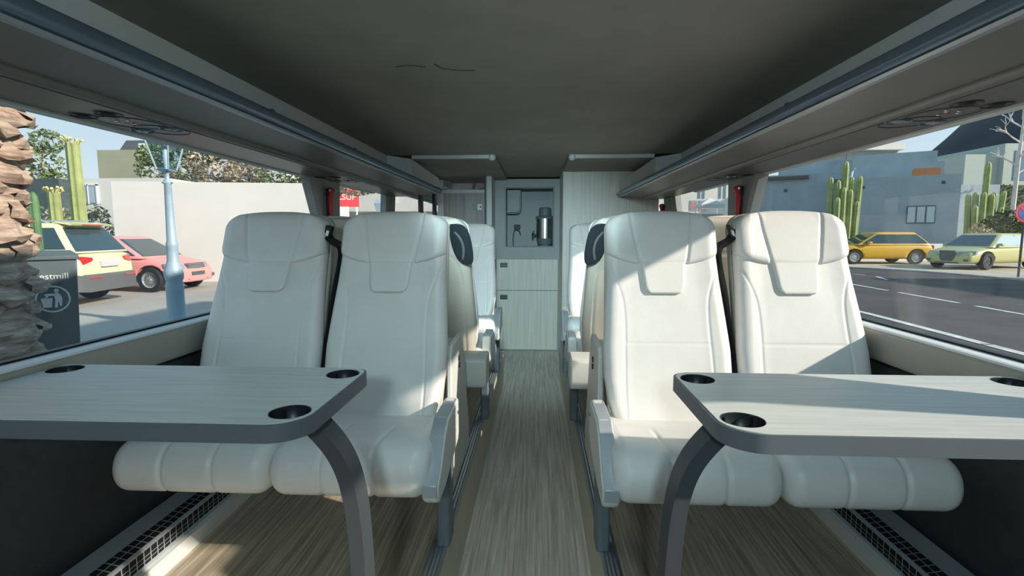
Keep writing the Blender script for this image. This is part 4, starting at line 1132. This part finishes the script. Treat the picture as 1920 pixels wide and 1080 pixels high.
p = MB(); p.tube([(0, 0, 0), (.05, 0, 3), (.1, 0, 6), (.2, 0, 9.4)], .14, 8, rs=[.16, .13, .1, .04]); p.build('trunk', M['pinkwood'], t)
p = MB(); r4 = random.Random(9)
def br(a, d, L, r, n):
    b = a + d * L
    p.tube([a, a + d * L * .5 + Vector((r4.uniform(-.08, .08), 0, r4.uniform(-.05, .08))), b], r, 5, rs=[r, r * .8, r * .55])
    if n:
        for _ in range(3):
            br(a + d * L * r4.uniform(.5, 1), (d + Vector((r4.uniform(-.9, .9), r4.uniform(-.6, .6), r4.uniform(-.3, .8)))).normalized(), L * .62, r * .6, n - 1)
for i in range(9):
    a_ = i * 2.4
    br(Vector((.1, 0, 4.6 + i * .5)), Vector((math.cos(a_), math.sin(a_) * .6, .6)).normalized(), 1.3, .06, 2)
p.build('branches', M['pinkwood'], t)

# ------------------------------------------------------------------ outdoors: street furniture
t = thing('street_lamp', (-5.79, 7.93, G), 'pale blue iron street lamp with glazed lantern before the white wall', 'street lamp')
p = MB(); p.lathe([(.16, 0), (.16, .12), (.13, .16), (.125, .55), (.13, .60), (.125, .66), (.115, .72), (.135, .78), (.14, .84), (.13, .92), (.10, 1.0), (.085, 1.05), (.08, 1.25), (.085, 1.28), (.085, 1.33), (.07, 1.36), (.05, 2.25), (.06, 2.27), (.06, 2.30), (.035, 2.33), (.03, 2.42), (.05, 2.45), (0, 2.45)], 20); p.build('post', M['lamp'], t, smooth=True, angle=50)
def sq(w, z): return [(w, w, z), (-w, w, z), (-w, -w, z), (w, -w, z)]
ln = MB(); ln.strip([sq(.085, 2.46), sq(.10, 2.48)]); ln.strip([sq(.205, 3.0), sq(.225, 3.02), sq(.225, 3.05), sq(.10, 3.2), sq(.03, 3.26)])
for a in range(4):
    q0, q1 = Vector(sq(.095, 2.48)[a]), Vector(sq(.20, 3.0)[a]); ln.tube([q0, q1], .013, 6)
lt = ln.build('lantern_frame', M['lamp'], t)
p = MB(); p.strip([sq(.088, 2.485), sq(.193, 2.998)], cap=False); p.build('lantern_glass', M['lampglass'], lt)
p = MB(); p.lathe([(.02, 2.47), (.03, 2.55), (.045, 2.68), (.03, 2.78), (0, 2.8)], 12); p.build('bulb', M['white'], lt, smooth=True)
for a in (0, 1):
    p = MB(); d = (1, 0, 0) if a else (0, 1, 0)
    p.tube([(-.09 if a else 0, 0 if a else -.09, 2.28), (.09 if a else 0, 0 if a else .09, 2.28)], .012, 6); p.build('cross_arm', M['lamp'], t)

t = thing('litter_bin', (-5.69, 5.75, G), 'dark litter bin with round litter emblem, before the yellow off-road car', 'bin', rz=.78)
# local front faces -y
p = MB(); p.strip([[(-.20, -.20, 0), (.20, -.20, 0), (.20, .20, 0), (-.20, .20, 0)], [(-.24, -.24, 1.18), (.24, -.24, 1.18), (.24, .24, 1.18), (-.24, .24, 1.18)]]); p.build('body', M['bin'], t, bevel=.015)
p = MB(); p.box(-.26, .26, -.27, .26, 1.18, 1.23); p.strip([[(-.26, -.27, 1.23), (.26, -.27, 1.23), (.26, .26, 1.23), (-.26, .26, 1.23)], [(-.2, -.2, 1.28), (.2, -.2, 1.28), (.2, .2, 1.28), (-.2, .2, 1.28)]]); p.build('lid', M['bin'], t, bevel=.01)
tilt = math.atan(.04 / 1.18)
text_mesh('lettering', 'Bestmill', .098, M['signwhite'], t, (.0, -.2345, .99), (PI / 2 + tilt, 0, 0))
em = MB()
def fy(z): return -.2 - .04 * z / 1.18 - .004
ring_o = []
def emblem(poly):
    n = len(poly); em.add([(x, fy(z), z) for x, z in poly] + [(x, fy(z) + .003, z) for x, z in poly], [tuple(range(n)), tuple(range(n, 2 * n))[::-1]] + [(i, (i + 1) % n, n + (i + 1) % n, n + i) for i in range(n)])
ezc, ecx = .73, .0
for i in range(48):
    a0, a1 = 2 * PI * i / 48, 2 * PI * (i + 1) / 48
    emblem([(ecx + .155 * math.cos(a0), ezc + .155 * math.sin(a0)), (ecx + .155 * math.cos(a1), ezc + .155 * math.sin(a1)), (ecx + .138 * math.cos(a1), ezc + .138 * math.sin(a1)), (ecx + .138 * math.cos(a0), ezc + .138 * math.sin(a0))])
E_ = lambda pts: emblem([(ecx + x * .155, ezc + z * .155) for x, z in pts])
E_([(-.68, .08), (-.02, .08), (-.10, -.62), (-.58, -.62)])
E_([(.22 + .14 * math.cos(a), .62 + .15 * math.sin(a)) for a in [2 * PI * i / 14 for i in range(14)]])
E_([(.05, .42), (.30, .46), (.48, .20), (.52, -.10), (.46, -.55), (.36, -.55), (.30, -.12), (.20, -.66), (.06, -.66), (.12, -.10)])
E_([(.12, .42), (.10, .22), (-.42, .28), (-.48, .36), (-.40, .40)])
E_([(-.45, .12), (-.30, .12), (-.22, .26), (-.36, .30)])
em.build('emblem', M['signwhite'], t)

t = thing('no_parking_sign', (16.05, 17.8, G + .04), 'round no-parking sign on a dark post at the kerb', 'road sign')
p = MB(); p.lathe([(.035, 0), (.035, 2.35)], 12, (0, .03, 0)); p.build('post', M['frame'], t)
p = MB(); p.lathe([(0, -.012), (.33, -.012), (.33, .0), (0, .0)], 40, (0, 0, 2.14), 'y'); dk = p.build('disc', M['signred'], t)
p = MB(); p.lathe([(0, -.016), (.245, -.016), (.245, -.012), (0, -.012)], 40, (0, 0, 2.14), 'y'); p.build('blue_field', M['signblue'], dk)
p = MB(); p.obox((0, -.018, 2.14), (.18, 0, -.18), (0, .0025, 0), (.028, 0, .028)); p.build('slash', M['signred'], dk)

# ------------------------------------------------------------------ outdoors: buildings
t = thing('garden_wall', (-9.8, 15.3, G), 'high white rendered wall behind the pink hatchback', 'wall', rz=math.atan2(1.0, 5.6))
p = MB(); p.box(-2.85, 2.95, 0, .25, 0, 3.03); p.build('render', M['whitewall'], t, bevel=.01)
t = thing('pale_house', (-16.2, 18.5, G), 'pale flat house with a blue window, behind the column cacti', 'house')
p = MB(); p.box(-1.62, 2.6, 0, 1.7, 0, 3.52); p.build('walls', M['whitewall'], t)
p = MB(); p.box(-.75, -.10, -.05, .02, 2.62, 3.26); fr = p.build('window', M['paleglass'], t)
p = MB(); p.box(-.79, -.74, -.07, .0, 2.58, 3.30); p.box(-.11, -.06, -.07, 0, 2.58, 3.30); p.box(-.44, -.41, -.07, 0, 2.58, 3.30); p.box(-.79, -.06, -.07, 0, 3.25, 3.31); p.build('window_frame', M['white'], fr)
p = MB(); p.box(-1.45, -1.38, -.08, 0, .3, 3.45); p.build('drain_pipe', M['frame'], t)
t = thing('dark_garden_wall', (-18.5, 17.6, G), 'dark green garden wall between the palm trunk and the pale house', 'wall')
p = MB(); p.box(-3.0, 1.6, 0, .4, 0, 3.42); p.build('render', M['darkwall'], t)
t = thing('olive_house', (-20.3, 27, G), 'olive rendered house with dark roof above the white wall', 'house')
p = MB(); p.box(-3.35, -.95, 0, 9, 0, 5.95); p.build('walls', M['olivewall'], t)
p = MB(); p.box(-.95, 7.0, .0, 9, 0, 5.85); p.build('wing', M['whitewall'], t)
p = MB(); p.strip([[(-5.0, 3.0, 5.9), (-2.2, 3.0, 5.9), (-2.2, 8, 5.9), (-5.0, 8, 5.9)], [(-4.6, 3.6, 7.1), (-2.2, 3.6, 7.1), (-2.2, 5.5, 7.1), (-4.6, 5.5, 7.1)]]); p.build('roof', M['roofgrey'], t)
p = MB(); p.box(-3.3, -3.0, 2.9, 3.2, 5.9, 6.8); p.build('chimney', M['white'], t)
for x in (.2, 2.0, 4.4):
    p = MB(); p.box(x, x + .8, -.08, .02, 3.9, 5.1); p.build('window', M['winglass'], t)
# shops further along the street
t = thing('shop_building', (-16.5, 40, G), 'white shop front with pillars far down the street, past the window pillar', 'shop')
p = MB(); p.box(-2, 12, 1.5, 9, 0, 5.2); p.build('walls', M['whitewall'], t)
p = MB(); p.box(-2, 12, -.3, 1.5, 3.2, 5.4); p.build('canopy', M['whitewall'], t)
for x in (-1.6, 1.4, 4.6, 7.6, 10.8):
    p = MB(); p.box(x - .28, x + .28, -.2, .36, 0, 3.2); p.build('pillar', M['whitewall'], t)
for x in (-1, 2.2, 5.4, 8.4):
    p = MB(); p.box(x, x + 2.0, 1.42, 1.52, .1, 2.9); p.build('shop_window', M['paleglass'], t)
t = thing('shop_sign', (-12.3, 33, G), 'red shop sign with white lettering seen past the shaded pillar', 'sign', rz=.35)
p = MB(); p.box(-.75, .75, 0, .12, 3.22, 4.36); sb = p.build('board', M['signred'], t, bevel=.02)
text_mesh('lettering', 'LSUP', .52, M['signwhite'], sb, (0, -.01, 3.82), (PI / 2, 0, 0), .006)
for x in (-.6, .6):
    p = MB(); p.box(x - .05, x + .05, .02, .12, 0, 3.28); p.build('post', M['white'], t)
t = thing('street_lamp', (-11.2, 36, G), 'small distant street lamp before the white shop front', 'street lamp')
p = MB(); p.lathe([(.15, 0), (.12, .9), (.07, 1.3), (.05, 3.0), (0, 3.0)], 12); p.build('post', M['lamp'], t, smooth=True)
p = MB(); p.strip([sq(.10, 3.0), sq(.24, 3.6), sq(.05, 3.9)]); p.build('lantern', M['lamp'], t)

# grey rendered building on the far side of the road
bl = thing('grey_building', (22.68, 29.0, .3), 'grey-blue rendered flat-roofed building across the road, with stepped parapet', 'building', rz=-.513)
p = MB(); p.box(-5.15, 0, 0, 8, -.7, 3.98); mw = p.build('main_wall', M['bluewall'], bl)
p = MB(); p.box(-10.2, -5.15, 2.2, 9, -.7, 4.62); p.build('side_wing', M['bluewall'], bl)
p = MB(); p.box(-4.76, -.45, 5.4, 8, 3.98, 5.95); p.box(-.45, -.05, 5.5, 8, 3.98, 5.3); p.box(-.05, .0, 5.6, 8, 3.98, 4.72); p.build('upper_storey', M['bluewall'], bl)
p = MB(); p.box(-9.6, -4.76, 9.0, 13, 0, 6.15); p.build('rear_block', M['bluewall'], bl)
p = MB(); p.box(-2.25, -.98, -.05, .03, 1.34, 2.32); wf = p.build('window', M['frame'], bl)
p = MB()
for x in (-2.20, -1.78, -1.36): p.box(x, x + .34, -.07, .0, 1.40, 2.26)
p.build('pane', M['paleglass'], wf)
for x, z_ in ((-4.35, 3.45), (-.75, 3.55)):
    p = MB(); p.box(x - .08, x + .08, -.03, .02, z_ - .08, z_ + .08); p.build('vent', M['latch'], bl)
p = MB(); p.box(-8.6, -8.4, 2.16, 2.22, 3.5, 3.7); p.build('vent', M['latch'], bl)
p = MB(); p.box(-9.6, -7.2, 1.9, 2.22, 4.3, 4.5); p.build('canopy_slab', M['roofgrey'], bl)
p = MB(); p.box(-8.0, -6.9, 2.14, 2.22, .9, 1.9); p.build('window', M['paleglass'], bl)
p = MB(); p.box(-5.9, -4.9, 1.2, 2.3, 4.0, 4.1); p.build('bracket', M['frame'], bl)
p = MB(); p.tube([(-4.95, 1.6, 4.05), (-4.9, 1.6, 4.5), (-4.75, 1.6, 4.75)], .06, 8); p.build('floodlight', M['white'], bl)
p = MB(); p.box(-2.0, -.82, .6, 1.7, 3.98, 4.42); p.build('roof_box', M['terracotta'], bl)
for x in (-9.0, -7.8):
    p = MB(); p.lathe([(.25, 6.15), (.25, 7.1), (.0, 7.1)], 12, (x, 10, 0)); p.build('chimney', M['bluewall'], bl)
p = MB(); p.tube([(-5.2, 9.2, 6.15), (-5.2, 9.2, 7.6)], .035, 6); p.tube([(-8, 9.2, 6.75), (-4.9, 9.2, 7.1)], .02, 6); p.tube([(-8, 9.2, 6.45), (-4.9, 9.2, 6.7)], .02, 6); p.build('roof_railing', M['frame'], bl)
t = thing('white_house', (31.4, 50, .4), 'white flat-roofed house rising behind the grey building, under the rack', 'house')
p = MB(); p.box(-2.0, 2.2, .6, 6, 0, 8.4); p.build('walls', M['bluewall'], t)
p = MB(); p.box(-2.6, 2.4, 0, 6.4, 8.4, 9.0); p.build('roof_slab', M['whitewall'], t)
flat('terrain', [(12, 33.5), (17.5, 31.5), (22.5, 28.6), (31, 28.6), (70, 24), (70, 90), (12, 90)], G, .45, M['sand'])
t = thing('white_house', (20.9, 3.5, G), 'white house whose shadow falls across the road, beyond the frame', 'house')
p = MB(); p.box(0, 10, 0, 10.2, 0, 5.1); p.build('walls', M['whitewall'], t)
t = thing('retaining_wall', (26, 28.2, G), 'low pale retaining wall behind the two cars across the road', 'wall')
p = MB(); p.box(-9.5, 9, 0, .25, 0, .95); p.build('render', M['whitewall'], t)
t = thing('garden_wall', (29.9, 37.5, .45), 'grey garden wall between the grey building and the dark hedge', 'wall')
p = MB(); p.box(-1.7, 2.0, 0, .3, 0, 4.0); p.build('render', M['bluewall'], t)
t = thing('green_house', (43.05, 50.5, .4), 'pale green house below the dark hill', 'house')
p = MB(); p.box(-3.05, 0, .5, 9, 0, 8.05); p.build('walls', M['greenhouse'], t)
p = MB(); p.box(0, 9, 0, 9, 0, 8.95); p.build('wing', M['greenhouse'], t)
p = MB(); p.box(.9, 2.6, -.05, .05, 5.6, 8.3); p.build('window', M['winglass'], t)
# buildings and awning further down the road on the sunlit side
t = thing('pale_building', (17.5, 56, G), 'pale building with tall narrow windows far down the road', 'building')
p = MB(); p.box(-5, 4.2, 0, 10, 0, 9); p.build('walls', M['whitewall'], t)
for x in (-.45, .0, 1.7, 2.2):
    p = MB(); p.box(x, x + .2, -.06, .02, 5.2, 8.0); p.build('window', M['winglass'], t)
for x in (-1.3, -.35):
    p = MB(); p.box(x, x + .75, -.06, .02, 3.9, 5.0); f0 = p.build('poster_frame', M['bluewall'], t)
    p = MB(); p.box(x + .1, x + .65, -.08, -.05, 4.05, 4.85); p.build('poster', mat('poster_pink', (.6, .28, .28), .6, noise=.4), f0)
t = thing('market_tent', (15.35, 47, G), 'white market tent far down the road between the headrests', 'tent')
p = MB(); p.strip([[(-1.0, -.9, 3.8), (1.0, -.9, 3.8), (1.0, .9, 3.8), (-1.0, .9, 3.8)], [(-1.0, -.9, 4.05), (1.0, -.9, 4.05), (1.0, .9, 4.05), (-1.0, .9, 4.05)], [(-.12, -.1, 4.6), (.12, -.1, 4.6), (.12, .1, 4.6), (-.12, .1, 4.6)]]); p.build('canopy', M['whitewall'], t)
for x in (-.95, .95):
    for y in (-.85, .85):
        p = MB(); p.box(x - .03, x + .03, y - .03, y + .03, 0, 3.8); p.build('leg', M['white'], t)
p = MB(); p.box(-.9, .9, -.8, -.3, 0, 3.2); p.build('counter', M['bluewall'], t)
# hill
h = MB(); nx, ny = 60, 52; hv = []
from mathutils import noise as mn
for j in range(ny):
    for i in range(nx):
        x = 96 + i * 3.6; y = 28 + j * 4.0
        d = math.hypot(x - 200, y - 130) / 102
        q = max(0, 1 - d)
        z = 80 * q ** .55 + 4.5 * mn.noise((x * .05, y * .05, 0)) * min(1, q * 4)
        hv.append((x, y, G - .3 + z))
h.add(hv, [(j * nx + i, j * nx + i + 1, (j + 1) * nx + i + 1, (j + 1) * nx + i) for j in range(ny - 1) for i in range(nx - 1)])
struct(h.build('hill', M['hill'], smooth='all'))

# ------------------------------------------------------------------ light
SUN = Vector((1, -.40, .52)).normalized()
sd = bpy.data.lights.new('sun', 'SUN'); sd.energy = 5.2; sd.angle = .022; sd.color = (1, .885, .765)
so = bpy.data.objects.new('sun', sd); COL.objects.link(so)
so.rotation_euler = (-SUN).to_track_quat('-Z', 'Y').to_euler()
so.location = SUN * 30
# added fill lamps: spots under made-up domes, out of view, brightening the dark cabin
def fill_lamp(x, y, z, aim, watts, label, col=(.66, .92, 1.0), cone=172):
    t = thing('fill_lamp', (x, y, z), label, 'lamp')
    p = MB(); p.lathe([(.055, .0), (.055, -.008), (.045, -.016), (0.0, -.016)], 24); p.build('fill_base', M['white'], t, smooth=True, angle=40)
    p = MB(); p.lathe([(.04, -.016), (.036, -.030), (.022, -.040), (0, -.043)], 24); p.build('fill_dome', M['white'], t, smooth=True)
    ld = bpy.data.lights.new('fill_light', 'SPOT'); ld.energy = watts; ld.spot_size = math.radians(cone); ld.spot_blend = 1.; ld.shadow_soft_size = .12; ld.color = col
    lo = bpy.data.objects.new('fill_light', ld); COL.objects.link(lo); lo.parent = t; lo.location = (0, .0, -.10)
    lo.rotation_euler = Vector(aim).to_track_quat('-Z', 'Y').to_euler()
fill_lamp(0, 1.15, 1.72, (0, .4, -.92), 10, 'added fill lamp on the ceiling above the gap between the tables', cone=132)
fill_lamp(0, .9, 1.72, (0, 1, -.26), 310, 'added fill lamp on the ceiling just behind the first one, turned down the aisle', cone=40)
fill_lamp(0, -1.3, 1.72, (0, 1, -.12), 72, 'added fill lamp on the ceiling at the back of the cabin', cone=165)
w = bpy.data.worlds.new('sky'); SC.world = w; w.use_nodes = True
nt = w.node_tree; bg = nt.nodes['Background']
tc = nt.nodes.new('ShaderNodeTexCoord'); sp = nt.nodes.new('ShaderNodeSeparateXYZ'); rp = nt.nodes.new('ShaderNodeValToRGB')
nt.links.new(tc.outputs['Generated'], sp.inputs['Vector']); nt.links.new(sp.outputs['Z'], rp.inputs['Fac']); nt.links.new(rp.outputs['Color'], bg.inputs['Color'])
els = rp.color_ramp.elements
els[0].position = 0.; els[0].color = (.70, .77, .81, 1)
els[1].position = .9; els[1].color = (.17, .36, .56, 1)
e1 = els.new(.12); e1.color = (.54, .66, .74, 1)
e2 = els.new(.4); e2.color = (.30, .52, .68, 1)
bg.inputs['Strength'].default_value = 1.0

# things of a kind share a group phrase
GROUPS = {'bus_seat': 'bus seats along the cabin', 'folding_table': 'folding tables at the windows', 'luggage_rack': 'overhead luggage racks',
          'convector_heater': 'convector heaters along the side walls', 'emergency_hammer': 'emergency hammers on the pillars', 'storage_box': 'boxes between the seat rows',
          'fill_lamp': 'added fill lamps on the ceiling', 'hatchback': 'parked cars outside', 'suv': 'parked cars outside', 'saloon_car': 'parked cars outside',
          'column_cactus': 'column cacti by the parked cars', 'cactus_clump': 'cactus clumps across the road', 'pine_tree': 'trees behind the white wall', 'street_lamp': 'street lamps along the street'}
for o in list(COL.objects):
    if o.parent is None and 'category' in o and o.name.split('.')[0] in GROUPS:
        o['group'] = GROUPS[o.name.split('.')[0]]

vs = SC.view_settings
vs.view_transform = 'Standard'; vs.look = 'None'; vs.exposure = 0.35; vs.gamma = 1.0; vs.use_curve_mapping = False
SC.cycles.max_bounces = 10; SC.cycles.diffuse_bounces = 5; SC.cycles.transparent_max_bounces = 16
SC.cycles.sample_clamp_indirect = 6
